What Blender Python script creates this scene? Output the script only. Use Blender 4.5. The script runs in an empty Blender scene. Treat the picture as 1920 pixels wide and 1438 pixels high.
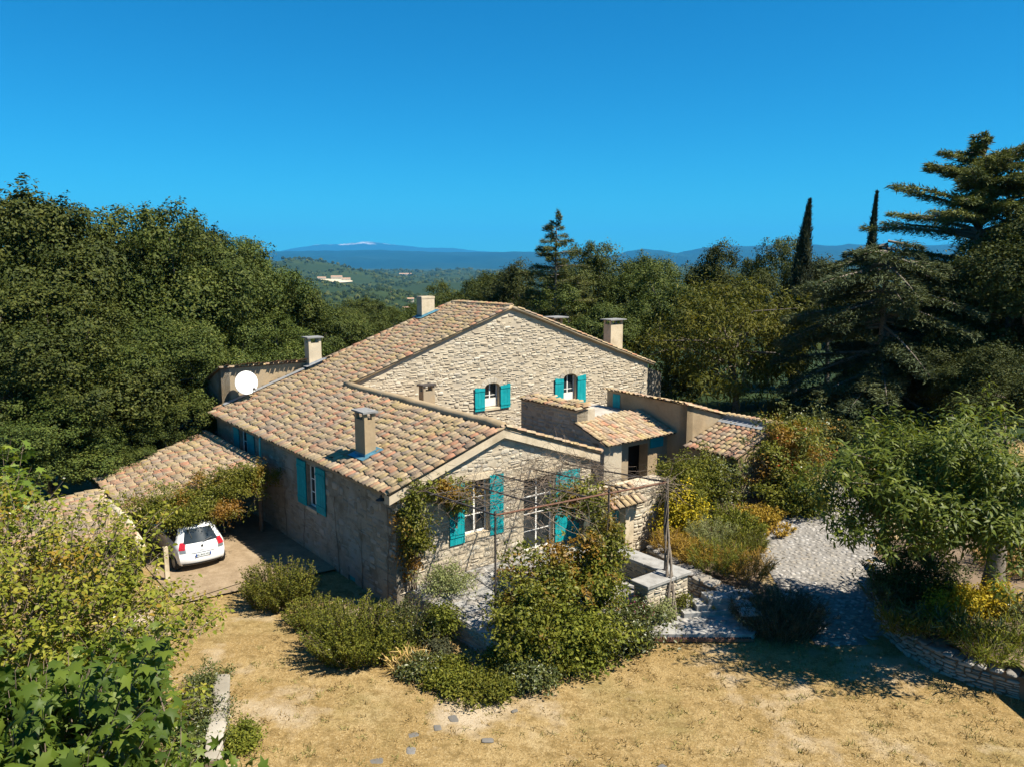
import bpy, math, random
import numpy as np
from mathutils import Vector, Matrix, geometry

rng = np.random.default_rng(11)
random.seed(11)
scene = bpy.context.scene
col = scene.collection
R = math.radians

# ------------------------------------------------------------------ camera
PITCH = math.atan(229 / 1500)
cam_d = bpy.data.cameras.new('camera')
cam_d.sensor_width = 36
cam_d.lens = 36 * 1500 / 1920
cam_d.clip_end = 90000
cam = bpy.data.objects.new('camera', cam_d)
cam.location = (0, 0, 10)
cam.rotation_euler = (math.pi / 2 - PITCH, 0, 0)
col.objects.link(cam)
scene.camera = cam

# ------------------------------------------------------------------ sky, sun, exposure
SUN = Vector((0.645, -0.256, 1.0)).normalized()
world = bpy.data.worlds.new('World')
scene.world = world
world.use_nodes = True
wn = world.node_tree.nodes
wl = world.node_tree.links
wn.clear()
sky = wn.new('ShaderNodeTexSky')
sky.sky_type = 'NISHITA'
sky.sun_disc = False
sky.sun_elevation = math.asin(SUN.z)
sky.sun_rotation = math.atan2(SUN.x, SUN.y)
sky.altitude = 900
sky.air_density = 1.0
sky.dust_density = 0.12
sky.ozone_density = 5.0
hsv = wn.new('ShaderNodeHueSaturation')
hsv.inputs['Saturation'].default_value = 1.3
hsv.inputs['Hue'].default_value = 0.488
bg = wn.new('ShaderNodeBackground')
bg.inputs['Strength'].default_value = 0.051
wo = wn.new('ShaderNodeOutputWorld')
wl.new(sky.outputs[0], hsv.inputs['Color'])
tint = wn.new('ShaderNodeMix')
tint.data_type = 'RGBA'
tint.blend_type = 'MULTIPLY'
tint.inputs[0].default_value = 1.0
tint.inputs[7].default_value = (0.15, 0.90, 1.10, 1)
wl.new(hsv.outputs[0], tint.inputs[6])
wl.new(tint.outputs[2], bg.inputs['Color'])
wl.new(bg.outputs[0], wo.inputs['Surface'])

sun_d = bpy.data.lights.new('sun', 'SUN')
sun_d.energy = 5.0
sun_d.angle = R(0.5)
sun_d.color = (1.0, 0.93, 0.80)
sun = bpy.data.objects.new('sun', sun_d)
sun.rotation_euler = SUN.to_track_quat('Z', 'Y').to_euler()
sun.location = (30, -10, 60)
col.objects.link(sun)

scene.view_settings.view_transform = 'Standard'
scene.view_settings.look = 'None'
scene.view_settings.exposure = 1.2
scene.view_settings.gamma = 1.0
scene.cycles.use_adaptive_sampling = True
scene.cycles.max_bounces = 6
scene.cycles.diffuse_bounces = 3
scene.cycles.glossy_bounces = 2
scene.cycles.transmission_bounces = 3
scene.cycles.volume_bounces = 0
scene.cycles.transparent_max_bounces = 6
try:
    scene.cycles.use_denoising = True
except Exception:
    pass

# ------------------------------------------------------------------ frames
CAMP = np.array([0, 0, 10.0])
FWD = np.array([0, math.cos(PITCH), -math.sin(PITCH)])
UPV = np.array([0, math.sin(PITCH), math.cos(PITCH)])
HO = np.array([-3.5358, 23.3491])            # front left corner of the house
E1 = np.array([0.78719, 0.61672])            # along the front wall
E2 = np.array([-0.61672, 0.78719])           # along the left wall, away
PHI = math.atan2(E1[1], E1[0])


def at(px, py, z=None, Y=None):
    """surveyed point: direction read from the photograph, at height z or depth Y"""
    d = FWD + np.array([1, 0, 0]) * (px - 960) / 1500 + UPV * (719 - py) / 1500
    t = (z - 10) / d[2] if z is not None else Y / d[1]
    return CAMP + t * d


def W(u, v, z=0.0):
    p = HO + u * E1 + v * E2
    return np.array([p[0], p[1], z])


def ss(a, b, x):
    t = np.clip((np.asarray(x, float) - a) / (b - a), 0, 1)
    return t * t * (3 - 2 * t)


LAWN = -0.65


def gz(x, y):
    x = np.asarray(x, float)
    y = np.asarray(y, float)
    z = LAWN + ss(19.5, 31, y) * ss(3.5, 8, x) * 1.1
    z = z + ss(8, 20, x) * ss(16, 40, y) * 0.4
    z = z - ss(46, 200, y) * 14 - ss(-14, -60, x) * 2
    z = z + 0.05 * np.sin(x * 0.35 + 1) * np.sin(y * 0.31)
    return z


# ------------------------------------------------------------------ mesh helpers
def link(o, parent=None):
    col.objects.link(o)
    if parent is not None:
        o.parent = parent
    return o


def tag(o, label=None, cat=None, group=None, kind=None):
    if label:
        o['label'] = label
    if cat:
        o['category'] = cat
    if group:
        o['group'] = group
    if kind:
        o['kind'] = kind
    return o


def empty(name, loc=(0, 0, 0), rz=0.0, label=None, cat=None, group=None):
    o = bpy.data.objects.new(name, None)
    o.location = [float(q) for q in loc]
    o.rotation_euler = (0, 0, rz)
    o.empty_display_size = 0.3
    col.objects.link(o)
    return tag(o, label, cat, group)


def mesh_np(name, V, Fa, rnd=None, smooth=False):
    V = np.ascontiguousarray(V, dtype=np.float32).reshape(-1, 3)
    Fa = np.ascontiguousarray(Fa, dtype=np.int32)
    m, k = Fa.shape
    me = bpy.data.meshes.new(name)
    me.vertices.add(len(V))
    me.vertices.foreach_set('co', V.ravel())
    me.loops.add(m * k)
    me.loops.foreach_set('vertex_index', Fa.ravel())
    me.polygons.add(m)
    me.polygons.foreach_set('loop_start', np.arange(0, m * k, k, dtype=np.int32))
    if smooth:
        me.polygons.foreach_set('use_smooth', np.ones(m, dtype=bool))
    me.update(calc_edges=True)
    if rnd is not None:
        a = me.attributes.new('rnd', 'FLOAT', 'FACE')
        a.data.foreach_set('value', np.ascontiguousarray(rnd, dtype=np.float32))
    return me


def obj(name, me, mat, parent=None):
    o = bpy.data.objects.new(name, me)
    if mat is not None and len(me.materials) == 0:
        me.materials.append(mat)
    return link(o, parent)


class MB:
    """collects shapes into one mesh"""

    def __init__(s):
        s.v = []
        s.f = []
        s.r = []

    def add(s, vs, fs, r=0.5):
        b = len(s.v)
        s.v += [tuple(float(q) for q in p) for p in vs]
        for f in fs:
            s.f.append(tuple(b + i for i in f))
            s.r.append(r)

    def box(s, a, b, r=0.5, M=None):
        x0, y0, z0 = a
        x1, y1, z1 = b
        vs = [(x0, y0, z0), (x1, y0, z0), (x1, y1, z0), (x0, y1, z0), (x0, y0, z1), (x1, y0, z1), (x1, y1, z1), (x0, y1, z1)]
        if M is not None:
            vs = [tuple(M @ Vector(p)) for p in vs]
        s.add(vs, [(3, 2, 1, 0), (4, 5, 6, 7), (0, 1, 5, 4), (1, 2, 6, 5), (2, 3, 7, 6), (3, 0, 4, 7)], r)

    def tube(s, pts, rad, seg=6, r=0.5, cap=True):
        pts = [Vector([float(q) for q in p]) for p in pts]
        if not hasattr(rad, '__len__'):
            rad = [rad] * len(pts)
        b = len(s.v)
        vs = []
        ref = None
        for i, p in enumerate(pts):
            d = (pts[min(i + 1, len(pts) - 1)] - pts[max(i - 1, 0)])
            if d.length < 1e-9:
                d = Vector((0, 0, 1))
            d.normalize()
            if ref is None:
                ref = Vector((0, 0, 1)) if abs(d.z) < 0.9 else Vector((1, 0, 0))
            a = d.cross(ref)
            if a.length < 1e-6:
                a = d.orthogonal()
            a.normalize()
            c = a.cross(d)
            ref = c
            for k in range(seg):
                t = 2 * math.pi * k / seg
                vs.append(p + (a * math.cos(t) + c * math.sin(t)) * rad[i])
        fs = []
        for i in range(len(pts) - 1):
            for k in range(seg):
                k2 = (k + 1) % seg
                fs.append((i * seg + k, i * seg + k2, (i + 1) * seg + k2, (i + 1) * seg + k))
        if cap:
            fs.append(tuple(range(seg - 1, -1, -1)))
            n = (len(pts) - 1) * seg
            fs.append(tuple(n + k for k in range(seg)))
        s.add(vs, fs, r)

    def prism(s, poly, d, r=0.5):
        """poly: 3d outline, d: extrusion vector"""
        n = len(poly)
        d = np.array(d, float)
        vs = [np.array(p, float) for p in poly] + [np.array(p, float) + d for p in poly]
        fs = [tuple(range(n)), tuple(range(2 * n - 1, n - 1, -1))]
        for i in range(n):
            j = (i + 1) % n
            fs.append((j, i, n + i, n + j))
        s.add(vs, fs, r)

    def mesh(s, name, smooth=False):
        me = bpy.data.meshes.new(name)
        me.from_pydata(s.v, [], s.f)
        if smooth:
            me.polygons.foreach_set('use_smooth', np.ones(len(me.polygons), dtype=bool))
        a = me.attributes.new('rnd', 'FLOAT', 'FACE')
        a.data.foreach_set('value', np.array(s.r, dtype=np.float32))
        me.update()
        return me

    def build(s, name, mat, parent=None, smooth=False):
        return obj(name, s.mesh(name, smooth), mat, parent)


# ------------------------------------------------------------------ materials
class NT:
    def __init__(s, name):
        s.m = bpy.data.materials.new(name)
        s.m.use_nodes = True
        s.t = s.m.node_tree
        s.t.nodes.clear()
        s.out = s.n('ShaderNodeOutputMaterial')

    def n(s, typ, **kw):
        nd = s.t.nodes.new(typ)
        for k, v in kw.items():
            setattr(nd, k, v)
        return nd

    def l(s, a, b):
        s.t.links.new(a, b)

    def ramp(s, fac, stops, interp='LINEAR'):
        r = s.n('ShaderNodeValToRGB')
        r.color_ramp.interpolation = interp
        els = r.color_ramp.elements
        while len(els) > 1:
            els.remove(els[-1])
        els[0].position = stops[0][0]
        els[0].color = (*stops[0][1], 1)
        for p, c in stops[1:]:
            e = els.new(p)
            e.color = (*c, 1)
        s.l(fac, r.inputs[0])
        return r.outputs[0]

    def noise(s, scale, detail=4, rough=0.6, vec=None, coord='Object'):
        nd = s.n('ShaderNodeTexNoise')
        nd.inputs['Scale'].default_value = scale
        nd.inputs['Detail'].default_value = detail
        nd.inputs['Roughness'].default_value = rough
        s.l(vec if vec is not None else s.pos(), nd.inputs['Vector'])
        return nd.outputs['Fac']

    def pos(s):
        g = s.n('ShaderNodeNewGeometry')
        return g.outputs['Position']

    def mix(s, fac, a, b, blend='MIX'):
        m = s.n('ShaderNodeMix', data_type='RGBA', blend_type=blend)
        for inp, val in ((m.inputs[0], fac), (m.inputs[6], a), (m.inputs[7], b)):
            if isinstance(val, (int, float)):
                inp.default_value = val
            elif isinstance(val, tuple):
                inp.default_value = (*val, 1)
            else:
                s.l(val, inp)
        return m.outputs[2]

    def maprange(s, v, a, b, c=0.0, d=1.0):
        m = s.n('ShaderNodeMapRange')
        s.l(v, m.inputs[0])
        m.inputs[1].default_value = a
        m.inputs[2].default_value = b
        m.inputs[3].default_value = c
        m.inputs[4].default_value = d
        return m.outputs[0]

    def rnd(s, src):
        if src == 'obj':
            return s.n('ShaderNodeObjectInfo').outputs['Random']
        a = s.n('ShaderNodeAttribute', attribute_name='rnd')
        return a.outputs['Fac']

    def finish(s, colour, rough=0.85, bump=None, bstr=0.3, bdist=0.02, spec=0.3, metal=0.0):
        p = s.n('ShaderNodeBsdfPrincipled')
        if isinstance(colour, tuple):
            p.inputs['Base Color'].default_value = (*colour, 1)
        else:
            s.l(colour, p.inputs['Base Color'])
        if isinstance(rough, (int, float)):
            p.inputs['Roughness'].default_value = rough
        else:
            s.l(rough, p.inputs['Roughness'])
        p.inputs['Specular IOR Level'].default_value = spec
        p.inputs['Metallic'].default_value = metal
        if bump is not None:
            b = s.n('ShaderNodeBump')
            b.inputs['Strength'].default_value = bstr
            b.inputs['Distance'].default_value = bdist
            s.l(bump, b.inputs['Height'])
            s.l(b.outputs[0], p.inputs['Normal'])
        s.l(p.outputs[0], s.out.inputs['Surface'])
        return s.m


MAT = {}


def m_simple(name, c, rough=0.7, nscale=6.0, var=0.25, spec=0.3, metal=0.0, bstr=0.2, dark=None):
    t = NT(name)
    nf = t.noise(nscale, 5, 0.65)
    dk = dark or tuple(q * (1 - var) for q in c)
    lt = tuple(min(1, q * (1 + var * 0.6)) for q in c)
    cc = t.ramp(nf, [(0.3, dk), (0.5, c), (0.72, lt)])
    MAT[name] = t.finish(cc, rough, nf, bstr, 0.02, spec, metal)


TILE_STOPS = [(0.0, (.38, .27, .13)), (.12, (.43, .32, .19)), (.24, (.40, .29, .115)), (.34, (.42, .20, .115)),
              (.45, (.28, .215, .165)), (.55, (.38, .26, .15)), (.64, (.43, .15, .08)), (.73, (.215, .15, .115)),
              (.81, (.46, .355, .22)), (.91, (.38, .22, .13))]


def m_tile(name, src):
    t = NT(name)
    r = t.rnd(src)
    c = t.mix(.30, t.ramp(r, TILE_STOPS, 'CONSTANT'), (.37, .275, .175))
    n1 = t.noise(.8, 5, 0.65)
    c = t.mix(t.maprange(n1, .50, .66, 0, .5), c, (.37, .29, .105))            # lichen drifts
    n4 = t.noise(.5, 5, .65, vec=None)
    c = t.mix(t.maprange(n4, .52, .64, 0, .38), c, (.26, .215, .175))            # grey weathered drifts
    n2 = t.noise(9, 6, .75)
    c = t.mix(t.maprange(n2, .44, .64, 0, .75), c, (.15, .115, .085))               # soot and moss
    n3 = t.noise(30, 4, .7)
    c = t.mix(t.maprange(n3, .48, .66, 0, .35), c, (.46, .38, .27))
    MAT[name] = t.finish(c, .92, n2, .5, .02, .15)


m_tile('tile_obj', 'obj')
m_tile('tile_field', 'att')

STONE_STOPS = [(0, (0.408, 0.348, 0.254)), (.16, (0.454, 0.401, 0.310)), (.34, (0.341, 0.287, 0.212)), (.46, (0.484, 0.439, 0.356)),
               (.62, (0.408, 0.356, 0.273)), (.76, (0.273, 0.227, 0.167)), (.86, (0.439, 0.371, 0.273)), (.94, (0.356, 0.318, 0.265))]


def m_stone(name, src, stops=STONE_STOPS, k=1.0, k2=1.0):
    t = NT(name)
    c = t.ramp(t.rnd(src), [(p, tuple(q * k for q in cc)) for p, cc in stops], 'CONSTANT')
    n1 = t.noise(14, 6, .7)
    c = t.mix(t.maprange(n1, .4, .75, 0, .45), c, tuple(q * k2 for q in (.36, .30, .21)))
    n2 = t.noise(2.2, 3, .6)
    c = t.mix(t.maprange(n2, .48, .7, 0, .35), c, tuple(q * k2 for q in (.56, .49, .38)))
    n3 = t.noise(.55, 5, .6)
    c = t.mix(t.maprange(n3, .48, .64, 0, .55), c, tuple(q * k2 for q in (.30, .255, .195)))
    MAT[name] = t.finish(c, .92, n1, .6, .02, .2)


m_stone('stone_obj', 'obj')
m_stone('stone_field', 'att')
GREY = [(0, (.27, .245, .20)), (.2, (.33, .30, .255)), (.4, (.22, .20, .16)), (.6, (.36, .33, .28)), (.8, (.28, .245, .195))]
m_stone('drystone_obj', 'obj', GREY, 1, .7)
m_stone('drystone_field', 'att', GREY, 1, .7)
PAVE_K = 1.25
PAVE = [(0, (.20, .19, .18)), (.2, (.25, .24, .225)), (.4, (.15, .142, .132)), (.6, (.29, .275, .255)), (.8, (.21, .195, .175))]
m_stone('pave_obj', 'obj', PAVE, PAVE_K, .62)
m_stone('field_obj', 'obj', PAVE, .6, .3)
m_stone('pave_field', 'att', PAVE, PAVE_K, .62)


def m_wall(name, c, dk, patch=None, s=1.0):
    t = NT(name)
    n1 = t.noise(.9 * s, 6, .65)
    n2 = t.noise(11 * s, 5, .7)
    cc = t.ramp(n1, [(.3, dk), (.52, c), (.7, tuple(min(1, q * 1.12) for q in c))])
    cc = t.mix(t.maprange(n2, .42, .7, 0, .45), cc, dk)
    if patch:
        n3 = t.noise(.55 * s, 3, .55)
        cc = t.mix(t.maprange(n3, .5, .62, 0, .7), cc, patch)
    MAT[name] = t.finish(cc, .93, n2, .4, .02, .15)


m_wall('mortar', (.45, .385, .285), (.31, .255, .18), (.36, .31, .24), 1.4)
m_wall('render_tan', (.34, .255, .155), (.22, .165, .10), (.28, .235, .17))
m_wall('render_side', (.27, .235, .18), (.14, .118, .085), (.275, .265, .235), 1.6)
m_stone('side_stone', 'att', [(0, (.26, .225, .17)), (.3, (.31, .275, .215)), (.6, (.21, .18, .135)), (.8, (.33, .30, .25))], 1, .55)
m_wall('render_light', (.52, .435, .31), (.33, .265, .175), (.44, .37, .27), 1.5)
m_wall('concrete', (.40, .37, .32), (.26, .235, .195))
m_wall('slate_coping', (.30, .29, .27), (.16, .152, .14), None, 3)
m_wall('path_bed', (.21, .195, .175), (.12, .11, .095), None, 3)
m_wall('roof_under', (.15, .10, .065), (.07, .048, .034), None, 2)
t = NT('teal_paint')
n1, n2 = t.noise(2.2, 5, .65), t.noise(26, 4, .7)
c = t.ramp(n1, [(.3, (.0, .19, .215)), (.5, (.0, .25, .275)), (.7, (.015, .30, .32))])
c = t.mix(t.maprange(n2, .52, .72, 0, .5), c, (.07, .27, .27))
MAT['teal_paint'] = t.finish(c, .65, n2, .15, .01, .2)
m_simple('white_paint', (.74, .72, .67), .5, 4, .08)
m_simple('timber', (.14, .095, .06), .8, 12, .4)
m_simple('bark', (.17, .14, .11), .9, 14, .45, .2, 0, .6)
m_simple('bark_pale', (.33, .30, .25), .9, 16, .5, .2, 0, .6)
m_simple('twig', (.16, .12, .085), .9, 20, .35)
m_simple('rust', (.13, .065, .04), .85, 25, .5)
m_simple('iron', (.06, .05, .045), .7, 25, .4)
m_simple('lead', (.10, .24, .31), .45, 7, .35, .5, .4)
m_simple('lead_grey', (.27, .28, .29), .5, 9, .3, .5, .3)
m_simple('pipe_teal', (.10, .45, .45), .45, 6, .15)
m_simple('soil', (.16, .115, .075), .95, 3, .35)
m_simple('curtain', (.66, .63, .56), .9, 5, .12)
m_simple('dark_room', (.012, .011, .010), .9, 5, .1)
m_simple('dish_white', (.80, .79, .76), .45, 3, .05)
m_simple('slab_cap', (.20, .20, .195), .9, 8, .3)
m_simple('car_tyre', (.02, .02, .02), .8, 20, .2)
m_simple('car_trim', (.03, .03, .032), .5, 20, .2)
m_simple('car_rim', (.45, .46, .47), .35, 10, .1, .5, .8)
m_simple('green_plastic', (.0, .17, .11), .5, 6, .2)
m_simple('plate_blue', (.02, .07, .30), .4, 8, .1)
m_simple('plate_white', (.62, .66, .66), .4, 8, .08)
m_simple('ink', (.012, .014, .02), .5, 8, .1)
m_simple('badge', (.10, .11, .11), .3, 8, .1, .5, .8)
t = NT('glass')
MAT['glass'] = t.finish(t.ramp(t.noise(1.5, 2, .5), [(.35, (.012, .016, .018)), (.7, (.03, .038, .042))]), .06, None, spec=.6)
t = NT('tail_red')
MAT['tail_red'] = t.finish(t.ramp(t.noise(14, 2, .5), [(.3, (.30, .012, .02)), (.7, (.45, .02, .03))]), .12, None, spec=.6)
t = NT('car_paint')
p_ = t.ramp(t.noise(2.5, 3, .6), [(.3, (.70, .70, .69)), (.7, (.78, .78, .77))])
t.finish(p_, .22, None, spec=.5)
for nd in t.t.nodes:
    if nd.type == 'BSDF_PRINCIPLED':
        nd.inputs['Coat Weight'].default_value = .6
        nd.inputs['Coat Roughness'].default_value = .08
MAT['car_paint'] = t.m


def m_leaf(name, stops, trans=.30, rough=.6, spec=.16, ovar=.18, patch=None):
    t = NT(name)
    c = t.ramp(t.rnd('att'), stops)
    if patch:                                                            # drifts of differently coloured leaves
        n = t.noise(patch[0], 2, .5)
        c = t.mix(t.maprange(n, patch[2], patch[2] + .1, 0, patch[3]), c, patch[1])
    h = t.n('ShaderNodeHueSaturation')
    t.l(c, h.inputs['Color'])
    t.l(t.maprange(t.rnd('obj'), 0, 1, 1 - ovar, 1 + ovar), h.inputs['Value'])
    t.l(t.maprange(t.rnd('obj'), 0, 1, .488, .507), h.inputs['Hue'])
    c = h.outputs[0]
    p = t.n('ShaderNodeBsdfPrincipled')
    t.l(c, p.inputs['Base Color'])
    p.inputs['Roughness'].default_value = rough
    p.inputs['Specular IOR Level'].default_value = spec
    tr = t.n('ShaderNodeBsdfTranslucent')
    t.l(t.mix(1.0, c, (1.0, .95, .45), 'MULTIPLY'), tr.inputs['Color'])
    mx = t.n('ShaderNodeMixShader')
    mx.inputs[0].default_value = trans
    t.l(p.outputs[0], mx.inputs[1])
    t.l(tr.outputs[0], mx.inputs[2])
    t.l(mx.outputs[0], t.out.inputs['Surface'])
    MAT[name] = t.m


m_leaf('leaf_oak', [(0, (0.025, 0.040, 0.009)), (.45, (0.049, 0.068, 0.013)), (.85, (0.096, 0.111, 0.021)), (1, (0.163, 0.155, 0.037))], .18, .6, .14)
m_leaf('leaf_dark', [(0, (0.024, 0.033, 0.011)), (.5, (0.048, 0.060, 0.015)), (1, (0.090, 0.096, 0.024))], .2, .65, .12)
m_leaf('leaf_cedar', [(0, (0.051, 0.066, 0.022)), (.5, (0.102, 0.114, 0.033)), (1, (0.178, 0.178, 0.051))], .18, .7, .12)
m_leaf('leaf_cedar_grey', [(0, (0.031, 0.045, 0.024)), (.5, (0.060, 0.074, 0.034)), (1, (0.100, 0.108, 0.045))], .18, .7, .12)
m_leaf('leaf_cypress', [(0, (0.013, 0.021, 0.010)), (.6, (0.029, 0.039, 0.014)), (1, (0.058, 0.062, 0.021))], .1, .8, .2)
m_leaf('leaf_walnut', [(0, (.058, .072, .011)), (.5, (.100, .112, .015)), (1, (.19, .18, .028))], .35)
m_leaf('leaf_fig', [(0, (0.074, 0.115, 0.014)), (.5, (0.135, 0.182, 0.019)), (.85, (0.230, 0.257, 0.030)), (1, (0.338, 0.324, 0.068))], .4, .45, .4)
m_leaf('leaf_mulberry', [(0, (.095, .115, .014)), (.4, (.17, .195, .02)), (.75, (.27, .27, .032)), (1, (.42, .35, .07))], .42, .55, .2,
       .1, (.8, (.30, .17, .02), .56, .75))
m_leaf('leaf_plane', [(0, (0.036, 0.072, 0.012)), (.5, (0.080, 0.138, 0.016)), (1, (0.174, 0.239, 0.032))], .38, .5, .22)
m_leaf('leaf_vine', [(0, (0.072, 0.090, 0.013)), (.5, (0.138, 0.152, 0.017)), (1, (0.246, 0.232, 0.036))], .35, .5, .3, .1,
       (.75, (.26, .125, .016), .49, .8))
m_leaf('leaf_bush', [(0, (.062, .078, .012)), (.5, (.125, .138, .017)), (1, (.235, .22, .032))], .32, .6, .14)
m_leaf('leaf_pale', [(0, (.13, .15, .045)), (.5, (.22, .24, .09)), (1, (.34, .34, .16))], .35, .6)
m_leaf('leaf_ivy', [(0, (0.039, 0.055, 0.016)), (.5, (0.078, 0.094, 0.022)), (1, (0.169, 0.169, 0.039))], .2, .4, .45)
m_leaf('leaf_gold', [(0, (0.220, 0.149, 0.022)), (.5, (0.363, 0.242, 0.033)), (1, (0.495, 0.341, 0.066))], .3, .6)
m_leaf('leaf_yellow', [(0, (0.208, 0.182, 0.016)), (.5, (0.390, 0.312, 0.018)), (1, (0.585, 0.442, 0.026))], .3, .6)
m_leaf('leaf_straw', [(0, (.28, .18, .06)), (.5, (.42, .28, .10)), (1, (.55, .40, .18))], .25, .8)
m_leaf('leaf_lavender', [(0, (.028, .032, .016)), (.6, (.055, .058, .028)), (1, (.10, .10, .045))], .15, .8)
m_leaf('petal_white', [(0, (.62, .60, .48)), (1, (.75, .73, .62))], .3, .7)
m_leaf('petal_pink', [(0, (.28, .05, .10)), (1, (.42, .10, .17))], .3, .7)
m_leaf('petal_red', [(0, (.45, .04, .02)), (1, (.55, .10, .03))], .3, .7)
m_leaf('leaf_grass', [(0, (0.219, 0.149, 0.058)), (.5, (0.330, 0.235, 0.093)), (.9, (0.428, 0.320, 0.146)), (1, (0.219, 0.200, 0.063))], .2, .8, .15)

t = NT('lawn')
n1 = t.noise(.45, 6, .62)
n2 = t.noise(6, 6, .72)
n3 = t.noise(48, 4, .65)
n5 = t.noise(17, 4, .7)
c = t.ramp(n1, [(.28, (0.204, 0.131, 0.046)), (.42, (0.275, 0.183, 0.071)), (.58, (0.330, 0.232, 0.103)), (.72, (0.407, 0.316, 0.175))])
n6 = t.noise(1.6, 5, .65)
c = t.mix(t.maprange(n6, .47, .60, 0, .85), c, (0.220, 0.144, 0.053))
c = t.mix(t.maprange(n2, .47, .64, 0, .65), c, (0.165, 0.111, 0.042))
c = t.mix(t.maprange(n5, .50, .64, 0, .75), c, (0.418, 0.316, 0.163))
c = t.mix(t.maprange(n3, .46, .60, 0, .7), c, (0.149, 0.100, 0.038))
n4 = t.noise(.3, 5, .65)
c = t.mix(t.maprange(n4, .54, .68, 0, .38), c, (0.143, 0.127, 0.042))
n8 = t.noise(3.2, 4, .7)
c = t.mix(t.maprange(n8, .52, .64, 0, .7), c, (.155, .105, .040))
n7 = t.noise(.38, 4, .6)
c = t.mix(t.maprange(n7, .52, .66, 0, .75), c, (0.418, 0.343, 0.246))
MAT['lawn'] = t.finish(c, .95, n5, .8, .04, .1)
t = NT('ground')
n1 = t.noise(.004, 6, .6)
n2 = t.noise(.06, 5, .6)
c = t.ramp(n1, [(.3, (.016, .030, .010)), (.5, (.024, .040, .012)), (.66, (.040, .058, .016)), (.78, (.075, .075, .026))])
c = t.mix(t.maprange(n2, .4, .7, 0, .6), c, (.025, .038, .011))
MAT['ground'] = t.finish(c, .95, n2, .3, .3, .1)
t = NT('mountain')
n1 = t.noise(.0006, 6, .6)
n2 = t.noise(.004, 5, .65)
c = t.ramp(n1, [(.35, (.005, .016, .012)), (.55, (.008, .024, .016)), (.7, (.014, .032, .022))])
c = t.mix(t.maprange(n2, .55, .75, 0, .3), c, (.02, .035, .03))
MAT['ridge'] = t.finish(c, .95, n2, .3, 20, .1)
t = NT('summit')
g = t.n('ShaderNodeSeparateXYZ')
t.l(t.pos(), g.inputs[0])
n1 = t.noise(.0011, 5, .6)
ad = t.n('ShaderNodeMath', operation='MULTIPLY_ADD')
t.l(n1, ad.inputs[0])
ad.inputs[1].default_value = 700
t.l(g.outputs['Z'], ad.inputs[2])
c = t.mix(t.maprange(ad.outputs[0], 985, 1060), (.010, .024, .018), (.55, .51, .47))
MAT['summit'] = t.finish(c, .95, n1, .2, 20, .1)
t = NT('far_wood')
c = t.ramp(t.rnd('att'), [(0, (.012, .021, .008)), (.5, (.023, .035, .011)), (.85, (.042, .055, .015)), (1, (.07, .075, .022))])
MAT['far_wood'] = t.finish(c, .95, None, spec=.1)


# ================================================================== SETTING
def sgrid(lo, hi, step, far, ratio):
    a = list(np.arange(lo, hi, step))
    s = step
    x = hi
    while x < far:
        a.append(x)
        s *= ratio
        x += s
    a.append(far)
    return np.array(a)


def grid_mesh(name, xs, ys, zf, smooth=True):
    X, Y = np.meshgrid(xs, ys)
    V = np.stack([X, Y, zf(X, Y)], -1).reshape(-1, 3)
    nx, ny = len(xs), len(ys)
    i = (np.arange(ny - 1)[:, None] * nx + np.arange(nx - 1)[None]).ravel()
    Fq = np.stack([i, i + 1, i + nx + 1, i + nx], -1)
    return mesh_np(name, V, Fq, None, smooth)


PROF_D = np.array([0, 60, 140, 300, 800, 1500, 3000, 6000, 12000, 34000])
PROF_Z = np.array([0, 0, -6, -20, -46, -64, -74, -84, -100, -110])


def hills(x, y):
    """wooded hills on the valley floor: (px, crest row, depth, half width px, depth sigma)"""
    z = np.zeros_like(x)
    for px, row, D, wpx, sg in ((570, 487, 3400, 95, 650), (660, 505, 3000, 70, 520), (740, 507, 5200, 60, 700),
                                (860, 507, 5200, 75, 800), (980, 509, 5000, 90, 800), (560, 520, 1700, 90, 330),
                                (380, 480, 3600, 200, 700), (1250, 500, 4600, 300, 900), (1700, 495, 4200, 300, 900),
                                (100, 485, 4000, 260, 900), (700, 545, 1300, 90, 240), (900, 528, 2300, 120, 380)):
        cx = (px - 960) / 1500 * D
        base = np.interp(D, PROF_D, PROF_Z)
        h = 10 + D * (490 - row) / 1500 - base
        sx = wpx / 1500 * D
        z = np.maximum(z, h * np.exp(-((x - cx) / sx) ** 2 * .7 - ((y - D) / sg) ** 2))
    return z


def gfar(x, y):
    d = np.hypot(x, np.maximum(y, 0))
    z = gz(x, np.minimum(y, 60)) * (1 - ss(60, 140, d)) + np.interp(d, PROF_D, PROF_Z)
    w = ss(150, 700, d)
    z = z + hills(x, y) * w
    z = z + w * (np.sin(x * .006 + 1) * np.sin(y * .0045) * 5 + np.sin(x * .017) * np.sin(y * .013 + 2) * 2)
    return z - .03


xr = sgrid(0, 30, 1.5, 34000, 1.11)
xs = np.concatenate([-xr[:0:-1], xr])
ys = np.concatenate([-sgrid(0, 4, 2, 6000, 1.5)[:0:-1], sgrid(0, 60, 1.5, 33000, 1.055)])
g = obj('ground', grid_mesh('ground', xs, ys, gfar), MAT['ground'])
tag(g, kind='structure')

lawn = obj('lawn', grid_mesh('lawn', np.arange(-26, 27, .5), np.arange(2, 44, .5), lambda x, y: gz(x, y) + .004), MAT['lawn'])
tag(lawn, kind='structure')


def interp_profile(pts, xs):
    pts = np.array(pts, float)
    return np.interp(xs, pts[:, 0], pts[:, 1])


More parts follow.
